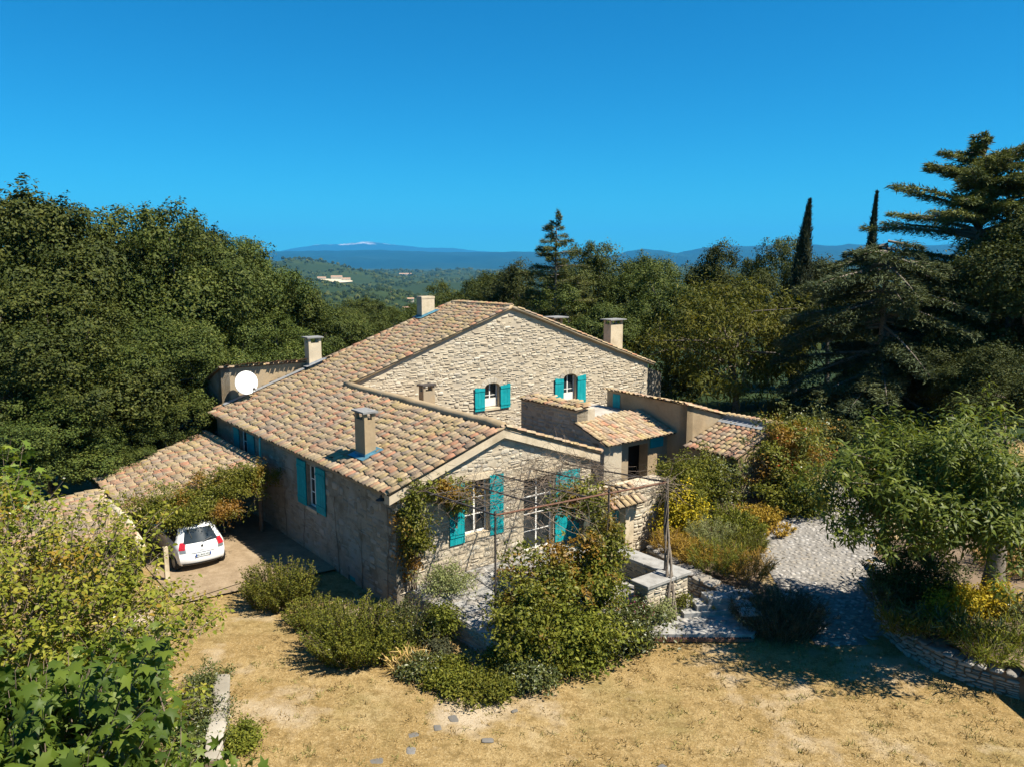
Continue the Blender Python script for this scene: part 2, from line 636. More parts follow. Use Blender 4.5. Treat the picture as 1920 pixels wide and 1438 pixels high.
def range_mesh(name, D, prof, base_z, depth, px0, px1, mat, rough):
    pxs = np.arange(px0, px1 + 1, 6.0)
    rows = interp_profile(prof, pxs)
    crest = 10 + D * (490 - rows) / 1500
    nlev = 14
    V = []
    for k in range(nlev):
        f = k / (nlev - 1)                       # 0 at the foot towards us, 1 at the crest
        y = D - depth * (1 - f)
        z = base_z + (crest - base_z) * (f ** .9)
        x = (pxs - 960) / 1500 * D
        n = rough * (np.sin(x * .0021 + k * 1.3) + .6 * np.sin(x * .0052 - k * 2.1) + .4 * np.sin(x * .011 + k * .7))
        zz = z + n * (1 - f) * f * 4 + (rough * .12 * (np.sin(x * .006) + np.sin(x * .017 + 1)) if k == nlev - 1 else 0)
        V.append(np.stack([x, np.full_like(x, y) + n * 3, zz], -1))
    V.append(np.stack([(pxs - 960) / 1500 * D, np.full_like(pxs, D + depth * .6), np.full_like(pxs, base_z)], -1))
    V = np.concatenate(V)
    nx, ny = len(pxs), nlev + 1
    i = (np.arange(ny - 1)[:, None] * nx + np.arange(nx - 1)[None]).ravel()
    return obj(name, mesh_np(name, V, np.stack([i, i + 1, i + nx + 1, i + nx], -1), None, True), mat)


tag(range_mesh('hill_range', 16000, [(-900, 470), (200, 474), (460, 472), (520, 472), (640, 471), (720, 470), (800, 473), (880, 474), (960, 473),
                                   (1060, 475), (1150, 481), (1172, 473), (1200, 468), (1230, 470), (1265, 476), (1300, 468), (1340, 462),
                                   (1400, 463), (1470, 458), (1500, 459), (1555, 463), (1580, 459), (1700, 462), (2000, 455), (2900, 470)],
               -130, 5200, -900, 2900, MAT['ridge'], 30), kind='structure')
tag(range_mesh('mountain', 30000, [(-400, 485), (440, 484), (500, 480), (530, 473), (560, 466), (600, 460), (650, 459), (672, 457), (690, 454), (715, 457),
                                 (760, 462), (800, 466), (850, 466), (880, 470), (930, 474), (990, 477), (1100, 480), (1400, 484)],
               -130, 6000, -400, 1400, MAT['summit'], 40), kind='structure')

# woods on the far slopes: one mass of small tree crowns
ico_v = []
for zz, n, rr in ((1, 1, 0), (.45, 5, .9), (-.45, 5, .9)):
    for k in range(n):
        a = 2 * math.pi * k / n + (.6 if zz < 0 else 0)
        ico_v.append((rr * math.cos(a), rr * math.sin(a), zz))
ico_v = np.array(ico_v)
ico_f = np.array([(0, 1 + k, 1 + (k + 1) % 5) for k in range(5)] + [(1 + k, 6 + k, 1 + (k + 1) % 5) for k in range(5)])
NW = 27000
dpx = rng.uniform(-150, 2070, NW)
dd = np.exp(rng.uniform(math.log(170), math.log(6500), NW))
wx = (dpx - 960) / 1500 * dd
wy = dd
keep = np.ones(NW, bool)
openf = np.sin(wx * .0105 + 1.3) * np.sin(wy * .0062 + .4) + .5 * np.sin(wx * .023) * np.sin(wy * .015)
keep &= openf < .8
for fx, fy, fr in ((835, 2050, 130), (905, 2300, 170), (640, 2550, 100), (625, 3150, 90), (600, 2450, 60), (1070, 2400, 120), (780, 1700, 55)):
    keep &= ((wx - (fx - 960) / 1500 * fy) ** 2 + ((wy - fy) * .6) ** 2) > fr ** 2
wx, wy = wx[keep], wy[keep]
n = len(wx)
sz = rng.uniform(.6, 1.4, n) * np.clip(2.0 + wy * .0014, 2.4, 9)
Vw = ico_v[None] * sz[:, None, None] * rng.uniform(.7, 1.3, (n, 11, 1)) * np.array([1, 1, .95])
Vw += np.stack([wx, wy, gfar(wx, wy) + sz * .45], -1)[:, None]
Fw = ico_f[None] + (np.arange(n) * 11)[:, None, None]
fw = obj('distant_wood', mesh_np('distant_wood', Vw, Fw.reshape(-1, 3), np.repeat(rng.random(n), len(ico_f)), True), MAT['far_wood'])
tag(fw, 'dark green woodland covering the slopes of the far valley', 'wood', kind='stuff')

# far houses on the slopes
m_simple('far_plaster', (.46, .40, .30), .9, .2, .15)
m_simple('far_roof', (.40, .25, .16), .9, .3, .2)


def far_house(px, D, w, d, h, label, rz=0.2, z=None):
    x = (px - 960) / 1500 * D
    r = empty('distant_house', (x, D, float(gfar(np.array([x]), np.array([float(D)]))[0]) if z is None else z), rz, label, 'house', 'houses far across the valley')
    b = MB()
    b.box((-w / 2, -d / 2, -2), (w / 2, d / 2, h))
    b.build('wall', MAT['far_plaster'], r)
    b = MB()
    b.prism([(-w / 2 - .4, -d / 2 - .5, h), (-w / 2 - .4, d / 2 + .5, h), (-w / 2 - .4, 0, h + d * .2)], (w + .8, 0, 0))
    b.build('roof', MAT['far_roof'], r)
    for k in range(int(w // 5)):
        b = MB()
        x0 = -w / 2 + 2 + k * 5
        b.box((x0, -d / 2 - .06, h * .3), (x0 + 1.3, -d / 2 + .02, h * .3 + 1.7))
        b.build('window', MAT['glass'], r)
    return r


far_house(606, 2500, 26, 14, 6, 'long cream building at the left end of the pale clearing on the wooded hill')
far_house(634, 2520, 34, 16, 8.5, 'tallest cream building in the middle of the pale clearing on the hill', .1)
far_house(652, 2500, 24, 14, 6.5, 'cream building at the right end of the pale clearing on the hill', .3)
far_house(728, 1500, 11, 8, 5, 'small pale house among trees right of the hill clearing, the left one', .4)
far_house(742, 1480, 14, 8, 5, 'small pale house among trees right of the hill clearing, the right one', .1)
far_house(762, 1000, 9, 7, 4.5, 'small white house just left of the tall plain chimney, far below', .5)
far_house(770, 1150, 10, 7, 4.5, 'small white house touching the left edge of the tall plain chimney', .2)
far_house(762, 4600, 70, 22, 10, 'long white shed in the middle of the far valley', .05)
t_ = NT('clearing')
MAT['clearing'] = t_.finish(t_.ramp(t_.noise(.03, 3, .6), [(.3, (.40, .33, .22)), (.7, (.55, .46, .33))]), .95)
for nm, px, D, a, b2 in (('clearing', 632, 2470, 46, 60), ):
    cx = (px - 960) / 1500 * D
    ang = np.linspace(0, 2 * math.pi, 25)[:-1]
    ring = np.stack([cx + a * np.cos(ang) * (1 + .15 * np.sin(3 * ang)), D + b2 * np.sin(ang)], -1)
    V = np.concatenate([[[cx, D]], ring])
    V = np.column_stack([V, gfar(V[:, 0], V[:, 1]) + 1.5])
    tag(obj(nm, mesh_np(nm, V, np.array([(0, 1 + k, 1 + (k + 1) % 24) for k in range(24)])), MAT['clearing']), kind='structure')

# the air: one closed box round everything
t = NT('haze')
pv = t.n('ShaderNodeVolumePrincipled')
pv.inputs['Color'].default_value = (.06, .46, .95, 1)
pv.inputs['Density'].default_value = 4.2e-5
pv.inputs['Anisotropy'].default_value = 0.0
t.l(pv.outputs[0], t.out.inputs['Volume'])
b = MB()
b.box((-36500, -7000, -200), (36500, 35500, 1400))
hz = b.build('haze', t.m)
tag(hz, 'thin blue haze filling the whole valley', 'haze', kind='stuff')

# ================================================================== ROOF TILES, STONES, WINDOWS
TL = .47      # tile length


def tile_template():
    seg = 5
    v = []
    for (y, r, h) in ((0.0, .114, .068), (TL, .094, .056)):
        for k in range(seg + 1):
            a = math.pi * k / seg
            v.append((-r * math.cos(a), y, h * math.sin(a) + .012 * (1 if y == 0 else 0)))
    for k in range(seg + 1):
        a = math.pi * k / seg
        v.append((-.094 * math.cos(a), 0.0, .050 * math.sin(a) + .004))
    f = []
    n = seg + 1
    for k in range(seg):
        f.append((k, k + 1, n + k + 1, n + k))
        f.append((2 * n + k, 2 * n + k + 1, k + 1, k))
    return np.array(v), np.array(f)


TV, TF = tile_template()
TILE_ME = mesh_np('tile', TV, TF, None, False)
TILE_ME.materials.append(MAT['tile_obj'])


def tile_frames(p0, A, B, width, length, pitch=.235, row=.36, mask=None, jit=1.0):
    """tile placement: p0 eave corner, A along the eave, B up the slope"""
    A = np.array(A, float) / np.linalg.norm(A)
    B = np.array(B, float) / np.linalg.norm(B)
    N = np.cross(A, B)
    if N[2] < 0:
        A2 = -A
        N = -N
    else:
        A2 = A
    out = []
    nc = int(width / pitch)
    pitch = width / nc
    nr = int(math.ceil(length / row))
    for i in range(nc):
        s = (i + .5) * pitch
        off = rng.uniform(-.08, .08) * jit
        for j in range(nr):
            tt = j * row + off + rng.uniform(-.035, .035) * jit
            if tt > length - .1:
                continue
            if j == 0:
                tt = -.06 + rng.uniform(-.025, .025)
            if mask is not None and not mask(s, tt + .2):
                continue
            yaw = rng.uniform(-.075, .075) * jit
            pit = .045 + rng.uniform(-.012, .03)
            y_ = B * math.cos(yaw) + A2 * math.sin(yaw)
            y_ = y_ - N * pit
            y_ /= np.linalg.norm(y_)
            x_ = np.cross(y_, N)
            x_ /= np.linalg.norm(x_)
            n_ = np.cross(x_, y_)
            o = np.array(p0, float) + A * (s + rng.uniform(-.012, .012) * jit) + B * tt + N * (.05 + rng.uniform(0, .022))
            out.append((o, x_ * rng.uniform(.95, 1.06), y_, n_))
    return out


def put_tiles(frames, parent, nparts, root_to_world):
    """the nearest tiles as parts of their own, the rest joined"""
    if not frames:
        return
    d = [np.linalg.norm(root_to_world(f[0]) - CAMP) for f in frames]
    order = np.argsort(d)
    for i in order[:nparts]:
        o, x, y, n = frames[i]
        ob = bpy.data.objects.new('tile', TILE_ME)
        ob.matrix_basis = Matrix(((x[0], y[0], n[0], o[0]), (x[1], y[1], n[1], o[1]), (x[2], y[2], n[2], o[2]), (0, 0, 0, 1)))
        link(ob, parent)
    rest = order[nparts:]
    if len(rest):
        O_ = np.array([frames[i][0] for i in rest])
        Rm = np.array([np.stack(frames[i][1:], -1) for i in rest])
        V = np.einsum('nij,kj->nki', Rm, TV) + O_[:, None]
        Fq = TF[None] + (np.arange(len(rest)) * len(TV))[:, None, None]
        me = mesh_np('tile_field', V, Fq.reshape(-1, 4), np.repeat(rng.random(len(rest)), len(TF)))
        tag(obj('tile_field', me, MAT['tile_field'], parent), kind='stuff')


def stone_template(k):
    r = np.random.default_rng(100 + k)
    n = 8
    a = np.arange(n) * 2 * math.pi / n + math.pi / 8
    sx = np.sign(np.cos(a)) * np.abs(np.cos(a)) ** .45
    sz_ = np.sign(np.sin(a)) * np.abs(np.sin(a)) ** .45
    out = np.stack([.5 * sx, np.zeros(n), .5 * sz_], -1) * r.uniform(.78, 1.08, (n, 1))
    inn = out * np.array([.84, 1, .74]) * r.uniform(.82, 1.1, (n, 1))
    inn[:, 1] = -1 + r.uniform(-.2, .2, n)
    back = out.copy()
    back[:, 1] = .6
    c = np.array([[0, -1.15 + r.uniform(-.1, .2), 0]])
    V = np.concatenate([back, out * np.array([1, 1, 1]) + np.array([0, -.35, 0]), inn, c])
    Fs = []
    for i in range(n):
        j = (i + 1) % n
        Fs += [(i, j, n + j), (i, n + j, n + i), (n + i, n + j, 2 * n + j), (n + i, 2 * n + j, 2 * n + i), (2 * n + i, 2 * n + j, 3 * n)]
    return V, np.array(Fs)


STT = [stone_template(k) for k in range(7)]
ST_ME = {}
for mn in ('stone_obj', 'drystone_obj', 'pave_obj', 'field_obj'):
    ST_ME[mn] = []
    for k, (v, f) in enumerate(STT):
        me = mesh_np('stone', v, f, None, False)
        me.materials.append(MAT[mn])
        ST_ME[mn].append(me)


def courses(a0, a1, z0, z1, hmin, hmax, wmin, wmax, inside=None, wav=.03, skip=0.0):
    """irregular courses of stones: list of (centre a, centre z, w, h)"""
    out = []
    z = z0
    while z < z1 - hmin * .6:
        h = rng.uniform(hmin, hmax)
        a = a0 - rng.uniform(0, wmax * .5)
        while a < a1:
            w = rng.uniform(wmin, wmax)
            ca, cz = a + w / 2, z + h / 2 + wav * math.sin(a * 1.7 + z * 3) + rng.uniform(-.012, .012) * (1 + 14 * skip)
            hh = h * rng.uniform(.82 - skip * 2, 1.08 + skip)
            lo, hi = max(a, a0), min(a + w, a1)
            if hi - lo > wmin * .5:
                ca, w2 = (lo + hi) / 2, hi - lo
                if rng.random() < skip:
                    pass
                elif inside is None or all(inside(ca + sx * w2 * .46, cz + sz2 * hh * .42) for sx in (-1, 1) for sz2 in (-1, 1)):
                    if rng.random() < .12 and hh > hmin * .9:
                        out.append((ca, cz - hh * .27, w2, hh * .5))
                        out.append((ca, cz + hh * .27, w2, hh * .5))
                    else:
                        out.append((ca, cz, w2, hh))
            a += w
        z += h
    return out


def put_stones(lst, frame, parent, nparts, mobj, mfield, proud=.03, gap=.02, root_to_world=None):
    """frame(a, z) -> (position on the wall face, unit A, unit outward normal)"""
    fr = []
    for (a, z, w, h) in lst:
        p, A, N = frame(a, z)
        rot = rng.uniform(-.09, .09)
        A3 = np.array([A[0], A[1], 0.0])
        U3 = np.array([0, 0, 1.0])
        ax = A3 * math.cos(rot) + U3 * math.sin(rot)
        az = -A3 * math.sin(rot) + U3 * math.cos(rot)
        dp = proud * rng.uniform(.3, 1.6)
        fr.append((np.array(p), ax * max(.03, w - gap), -np.array([N[0], N[1], 0.0]) * dp, az * max(.03, h - gap)))
    if root_to_world is not None:
        d = np.array([np.linalg.norm(root_to_world(f[0]) - CAMP) / math.sqrt(np.linalg.norm(f[1]) * np.linalg.norm(f[3])) for f in fr])
        order = np.argsort(d)
    else:
        order = np.arange(len(fr))
    for i in order[:nparts]:
        o, x, y, n = fr[i]
        ob = bpy.data.objects.new('stone', ST_ME[mobj][int(rng.integers(7))])
        ob.matrix_basis = Matrix(((x[0], y[0], n[0], o[0]), (x[1], y[1], n[1], o[1]), (x[2], y[2], n[2], o[2]), (0, 0, 0, 1)))
        link(ob, parent)
    rest = order[nparts:]
    if len(rest):
        Vs, Fs, rr, base = [], [], [], 0
        for i in rest:
            o, x, y, n = fr[i]
            v, f = STT[int(rng.integers(7))]
            Vs.append(v @ np.stack([x, y, n]) + o)
            Fs.append(f + base)
            base += len(v)
            rr += [rng.random()] * len(f)
        me = mesh_np('stone_field', np.concatenate(Vs), np.concatenate(Fs), np.array(rr))
        tag(obj('stone_field', me, MAT[mfield], parent), kind='stuff')


def wall_sheet(name, outer, holes, frame, mat, parent, reveal=.24, thick=.4, reveal_mat=None):
    """wall face with real openings; frame(a, z, d) -> point, d measured into the wall"""
    loops = [[Vector((a, z, 0)) for a, z in outer]] + [[Vector((a, z, 0)) for a, z in h] for h in holes]
    tris = geometry.tessellate_polygon(loops)
    flat = [p for lp in loops for p in lp]
    b = MB()
    b.add([frame(p.x, p.y, 0) for p in flat], [tuple(t) for t in tris])
    n = len(outer)
    vs = [frame(a, z, 0) for a, z in outer] + [frame(a, z, thick) for a, z in outer]
    b.add(vs, [((i + 1) % n, i, n + i, n + (i + 1) % n) for i in range(n)])
    w = b.build(name, mat, parent)
    for h in holes:
        n = len(h)
        vs = [frame(a, z, 0) for a, z in h] + [frame(a, z, reveal) for a, z in h]
        rb = MB()
        rb.add(vs, [(i, (i + 1) % n, n + (i + 1) % n, n + i) for i in range(n)])
        rb.build('reveal', reveal_mat or mat, w)
    return w


def rect(a0, a1, z0, z1):
    return [(a0, z0), (a1, z0), (a1, z1), (a0, z1)]


def arched(a0, a1, z0, z1, rise=.2, n=8):
    c, hw = (a0 + a1) / 2, (a1 - a0) / 2
    return [(a0, z0), (a1, z0)] + [(c + hw * math.cos(math.pi * k / n), z1 - rise + rise * math.sin(math.pi * k / n)) for k in range(n + 1)]


def lbox(b, frame, a0, a1, z0, z1, d0, d1, r=.5):
    """box in wall coordinates"""
    vs = [frame(a, z, d) for d in (d0, d1) for a, z in ((a0, z0), (a1, z0), (a1, z1), (a0, z1))]
    b.add(vs, [(0, 1, 2, 3), (7, 6, 5, 4), (1, 0, 4, 5), (2, 1, 5, 6), (3, 2, 6, 7), (0, 3, 7, 4)], r)


def shutter(frame, a0, a1, z0, z1, parent, planks=4, d=-.055, arch=None):
    b = MB()
    w = (a1 - a0) / planks
    for k in range(planks):
        x0, x1 = a0 + k * w + .004, a0 + (k + 1) * w - .004
        top = z1
        if arch is not None:
            f = (k + .5) / planks
            top = z1 - (f if arch > 0 else 1 - f) * .08
        lbox(b, frame, x0, x1, z0, top, d, d + .028)
    for zz in (z0 + (z1 - z0) * .12, z0 + (z1 - z0) * .82):
        lbox(b, frame, a0 + .01, a1 - .01, zz, zz + .09, d - .022, d - .001)
    return b.build('shutter', MAT['teal_paint'], parent)


def window(frame, a0, a1, z0, z1, parent, panes=(2, 3), d=.17, curtain=False, name='window', sill=True, label=None):
    b = MB()
    fw = .055
    lbox(b, frame, a0, a0 + fw, z0, z1, d, d + .05)
    lbox(b, frame, a1 - fw, a1, z0, z1, d, d + .05)
    lbox(b, frame, a0 + fw, a1 - fw, z0, z0 + fw, d, d + .05)
    lbox(b, frame, a0 + fw, a1 - fw, z1 - fw, z1, d, d + .05)
    nx, nz = panes
    gx = [a0 + fw + (a1 - a0 - 2 * fw) * k / nx for k in range(nx + 1)]
    gzz = [z0 + fw + (z1 - z0 - 2 * fw) * k / nz for k in range(nz + 1)]
    for x in gx[1:-1]:
        lbox(b, frame, x - .03, x + .03, z0 + fw, z1 - fw, d + .004, d + .046)
    for z in gzz[1:-1]:
        lbox(b, frame, a0 + fw, a1 - fw, z - .014, z + .014, d + .008, d + .04)
    w = b.build(name, MAT['white_paint'], parent)
    if label:
        w['label'] = label
    for i in range(nx):
        for j in range(nz):
            pb = MB()
            lbox(pb, frame, gx[i] + .012, gx[i + 1] - .012, gzz[j] + .012, gzz[j + 1] - .012, d + .024, d + .03)
            pb.build('pane', MAT['glass'], w)
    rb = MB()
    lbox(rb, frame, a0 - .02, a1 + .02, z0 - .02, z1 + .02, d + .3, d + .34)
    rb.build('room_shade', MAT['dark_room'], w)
    if curtain:
        cb = MB()
        lbox(cb, frame, a0 + .08, a1 - .08, z0 + .06, z0 + (z1 - z0) * .38, d - .04, d - .01)
        cb.build('curtain', MAT['curtain'], w)
    if sill:
        sb = MB()
        lbox(sb, frame, a0 - .06, a1 + .06, z0 - .12, z0 - .005, -.06, d + .02)
        sb.build('sill', MAT['render_light'], w)
    return w


def chimney(parent, u0, u1, v0, v1, z0, z1, cap=True, mat='render_tan', flash=True, over=.16, capmat='slab_cap', lead='lead'):
    b = MB()
    body_top = z1 - (.30 if cap else 0)
    b.box((u0, v0, z0 - .5), (u1, v1, body_top))
    if not cap:
        b.box((u0 - .015, v0 - .015, z1 - .1), (u1 + .015, v1 + .015, z1 + .02))
    c = b.build('chimney', MAT[mat], parent)
    if cap:
        pb = MB()
        t_ = .12
        for a, d in ((u0, v0), (u1 - t_, v0), (u0, v1 - t_), (u1 - t_, v1 - t_)):
            pb.box((a, d, body_top), (a + t_, d + t_, z1 - .06))
        pb.build('cap_pillar', MAT[mat], c)
        sb = MB()
        sb.box((u0 - over, v0 - over, z1 - .06), (u1 + over, v1 + over, z1))
        sb.build('cap_slab', MAT[capmat], c)
    if flash:
        fb = MB()
        k = .34
        zl = lambda u: z0 + (u - u0) * k
        e = .015
        fb.add([(u0 - e, v0 - e, zl(u0) - .3), (u1 + e, v0 - e, zl(u1) - .3), (u1 + e, v1 + e, zl(u1) - .3), (u0 - e, v1 + e, zl(u0) - .3),
                (u0 - e, v0 - e, zl(u0) + .2), (u1 + e, v0 - e, zl(u1) + .2), (u1 + e, v1 + e, zl(u1) + .2), (u0 - e, v1 + e, zl(u0) + .2)],
               [(0, 1, 5, 4), (1, 2, 6, 5), (2, 3, 7, 6), (3, 0, 4, 7), (4, 5, 6, 7)])
        s_ = .2
        zz = lambda u: zl(u) + .13
        fb.add([(u0 - s_, v0 - s_, zz(u0 - s_)), (u1 + s_, v0 - s_, zz(u1 + s_)), (u1 + s_, v1 + s_, zz(u1 + s_)), (u0 - s_, v1 + s_, zz(u0 - s_))],
               [(0, 1, 2, 3)])
        fb.build('flashing', MAT[lead], c)
    return c


def to_world(p):
    return W(p[0], p[1], p[2])


# ================================================================== FARMHOUSE
house = empty('farmhouse', (HO[0], HO[1], 0), PHI, 'large rubble stone farmhouse with tiled roofs and turquoise shutters', 'house')
KS = .34                                  # roof slope
ZE = 3.2
fr_front = lambda a, z, d=0.0: (a, d, z)                      # front wing gable, v = 0
fr_left = lambda a, z, d=0.0: (d, a, z)                       # left wall, u = 0, a = v
VG = 11.3
fr_gable = lambda a, z, d=0.0: (a, VG + d, z)
ridge_u, ridge_z = 4.05, ZE + KS * 4.05
RU, RZ = 13.2, ZE + KS * 13.2             # big ridge

# --- front wing gable wall
out_f = [(0, -1.0), (8.15, -1.0), (8.15, 3.15), (ridge_u, ridge_z - .05), (0, ZE - .02)]
holes_f = [rect(2.55, 3.5, 1.2, 2.98), rect(5.0, 6.35, .05, 2.65)]
wf = wall_sheet('front_wall', out_f, holes_f, fr_front, MAT['mortar'], house, reveal_mat=MAT['render_light'])


def in_front(a, z):
    if a < .03 or a > 8.12 or z < -.9:
        return False
    top = ZE + KS * a if a < ridge_u else ridge_z - (a - ridge_u) * (ridge_z - 3.15) / (8.15 - ridge_u)
    if z > top - .2:
        return False
    for a0, a1, z0, z1 in ((2.38, 3.67, 1.02, 3.2), (4.85, 6.5, -.1, 2.85)):
        if a0 < a < a1 and z0 < z < z1:
            return False
    return True


put_stones(courses(0, 8.15, -.9, 4.6, .07, .18, .11, .44, in_front, .08, .12), lambda a, z: ((a, -.002, z), (1, 0), (0, -1)), wf, 290,
           'stone_obj', 'stone_field', .016, .012, to_world)
# lintels and quoins of the front wall
for a0, a1, z0, z1 in ((2.38, 3.67, 2.99, 3.19), (4.85, 6.5, 2.66, 2.86), (2.38, 3.67, 1.02, 1.19)):
    b = MB()
    lbox(b, fr_front, a0, a1, z0, z1, -.035, .1)
    b.build('lintel', MAT['render_light'], wf)
w1 = window(fr_front, 2.55, 3.5, 1.2, 2.98, house, (2, 3), .15, sill=False)
shutter(fr_front, 3.53, 4.10, 1.02, 3.06, w1)
shutter(fr_front, 1.94, 2.52, 1.0, 3.02, w1)
w2 = window(fr_front, 5.0, 6.35, .05, 2.65, house, (2, 4), .15, name='glazed_door', sill=False)
shutter(fr_front, 6.40, 6.97, .12, 2.66, w2)
shutter(fr_front, 6.99, 7.56, .12, 2.66, w2)
# plastered bands along the two rakes
for (ua, za, ub, zb) in ((-.28, ZE - KS * .28, ridge_u, ridge_z), (8.45, ridge_z - KS * (8.45 - ridge_u), ridge_u, ridge_z)):
    b = MB()
    b.prism([(ua, -.16, za - .02), (ub, -.16, zb - .02), (ub, -.16, zb - .30), (ua, -.16, za - .30)], (0, .3, 0))
    b.build('rake_band', MAT['render_light'], house)

# --- left wall
out_l = [(0, -1.0), (16.3, -1.2), (16.3, ZE - .03), (0, ZE - .03)]
holes_l = [rect(5.62, 6.40, 1.15, 2.72), rect(12.4, 13.3, 1.75, 2.95), rect(2.8, 3.3, -.95, -.5)]
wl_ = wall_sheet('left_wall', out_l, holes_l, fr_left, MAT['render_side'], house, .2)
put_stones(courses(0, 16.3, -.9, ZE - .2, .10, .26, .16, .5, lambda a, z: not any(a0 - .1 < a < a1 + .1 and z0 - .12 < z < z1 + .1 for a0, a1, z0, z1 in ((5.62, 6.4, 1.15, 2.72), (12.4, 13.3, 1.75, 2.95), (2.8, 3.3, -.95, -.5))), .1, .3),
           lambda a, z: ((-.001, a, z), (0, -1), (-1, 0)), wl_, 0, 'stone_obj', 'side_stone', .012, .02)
w3 = window(fr_left, 5.62, 6.40, 1.15, 2.72, house, (2, 3), .12, label='tall white window in the shaded left wall')
shutter(fr_left, 4.82, 5.58, 1.12, 2.78, w3)
shutter(fr_left, 6.44, 7.22, 1.12, 2.78, w3)
w4 = window(fr_left, 12.4, 13.3, 1.75, 2.95, house, (2, 2), .12)
shutter(fr_left, 11.55, 12.35, 1.7, 3.0, w4)
shutter(fr_left, 13.35, 14.0, 1.7, 3.0, w4)
b = MB()
lbox(b, fr_left, 2.8, 3.3, -.95, -.5, .05, .09)
b.build('cellar_hatch', MAT['teal_paint'], house)
# eave course under the left tiles
b = MB()
b.box((-.2, -.1, ZE - .17), (0.0, 16.3, ZE - .07))
b.box((-.1, -.1, ZE - .30), (0.0, 16.3, ZE - .172))
b.build('eave_cornice', MAT['render_tan'], house)

# --- big upper gable
gr_u, gr_z = 23.5, RZ - .35 * (23.5 - RU)
out_g = [(4.0, 1.0), (23.5, 1.0), (23.5, gr_z), (RU, RZ - .04), (ridge_u, ridge_z - .04), (4.0, ridge_z - .1)]
ARCH = [(11.6, 12.52, 2.72, 3.98), (16.85, 17.8, 2.32, 3.98)]
wg = wall_sheet('gable_wall', out_g, [arched(*a, rise=.22) for a in ARCH], fr_gable, MAT['mortar'], house, reveal_mat=MAT['render_light'])


def in_gable(a, z):
    if a < 4.1 or a > 23.45:
        return False
    top = ZE + KS * a if a < RU else RZ - .35 * (a - RU)
    if z > top - .14 or z < 1.1:
        return False
    for a0, a1, z0, z1 in ARCH:
        if a0 - .12 < a < a1 + .12 and z0 - .14 < z < z1 + .2:
            return False
    return True


put_stones(courses(4.1, 23.5, 1.3, 7.7, .06, .18, .09, .46, in_gable, .10, .18), lambda a, z: ((a, VG - .002, z), (1, 0), (0, -1)), wg, 0,
           'stone_obj', 'stone_field', .020, .012)
for k, (a0, a1, z0, z1) in enumerate(ARCH):
    n = 9
    c0, hw = (a0 + a1) / 2, (a1 - a0) / 2
    for i in range(n):                                   # voussoirs
        t0, t1 = math.pi * i / n, math.pi * (i + 1) / n - .03
        b = MB()
        pl = []
        for rr_, th in ((0, t0), (0, t1), (.26, t1), (.26, t0)):
            pl.append((c0 + (hw + rr_) * math.cos(th), VG - .05, z1 - .22 + (.22 + rr_) * math.sin(th)))
        b.prism(pl, (0, .14, 0), random.random())
        b.build('voussoir', MAT['stone_field'], wg)
    ww = window(fr_gable, a0, a1, z0, z1 - .04, house, (2, 2), .2, curtain=True, label=('arched window in the upper gable, left one' if k == 0 else 'arched window in the upper gable, right one'))
    shutter(fr_gable, a0 - .64, a0 - .03, z0 - .08, 3.82, ww, 3, -.09, 1)
    shutter(fr_gable, a1 + .03, a1 + .66, z0 - .08, 3.86, ww, 3, -.09, -1)
# shaded return at the right end of the gable
b = MB()
b.prism([(23.5, VG + .6, 0), (25.4, VG + .6, 0), (25.4, VG + .6, 3.3), (23.5, VG + .6, 3.9)], (0, 4.0, 0))
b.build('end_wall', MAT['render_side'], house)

# --- roofs
b = MB()
b.add([(-.3, -.18, ZE - KS * .3), (ridge_u, -.18, ridge_z), (ridge_u, VG, ridge_z), (-.3, VG, ZE - KS * .3),
       (RU, VG - .12, RZ), (RU, 16.45, RZ), (-.3, 16.45, ZE - KS * .3), (ridge_u, VG - .12, ridge_z)],
      [(0, 1, 2, 3), (3, 2, 7, 4, 5, 6)])
rl = b.build('left_roof', MAT['roof_under'], house)
SL = math.hypot(1, KS)
Bu = (1 / SL, 0, KS / SL)
fr_all = tile_frames((-.3, -.18, ZE - KS * .3), (0, 1, 0), Bu, 16.6, (RU + .3) * SL,
                     mask=lambda s, t_: (s - .18 > VG - .12 or (t_ / SL - .3) < ridge_u - .12) and not
                     ((3.0 - .1 < s - .18 < 3.78 + .1) and (.62 - .1 < t_ / SL - .3 < 1.04 + .1)))
put_tiles(fr_all, rl, 300, to_world)
# right slope of the wing
b = MB()
b.add([(ridge_u, -.18, ridge_z), (8.5, -.18, ridge_z - KS * (8.5 - ridge_u)), (8.5, VG, ridge_z - KS * (8.5 - ridge_u)), (ridge_u, VG, ridge_z)], [(0, 1, 2, 3)])
rr = b.build('right_roof', MAT['roof_under'], house)
put_tiles(tile_frames((8.5, -.18, ridge_z - KS * (8.5 - ridge_u)), (0, 1, 0), (-1 / SL, 0, KS / SL), VG + .16, 4.4 * SL), rr, 0, to_world)
# right slope of the main roof
b = MB()
zr = RZ - .35 * 10.6
b.add([(RU, VG - .12, RZ), (RU + 10.6, VG - .12, zr), (RU + 10.6, 16.45, zr), (RU, 16.45, RZ)], [(0, 1, 2, 3)])
rm = b.build('main_right_roof', MAT['roof_under'], house)
put_tiles(tile_frames((RU + 10.6, VG - .12, zr), (0, 1, 0), (-1 / SL, 0, .35 / SL), 5.3, 10.5 * SL), rm, 0, to_world)


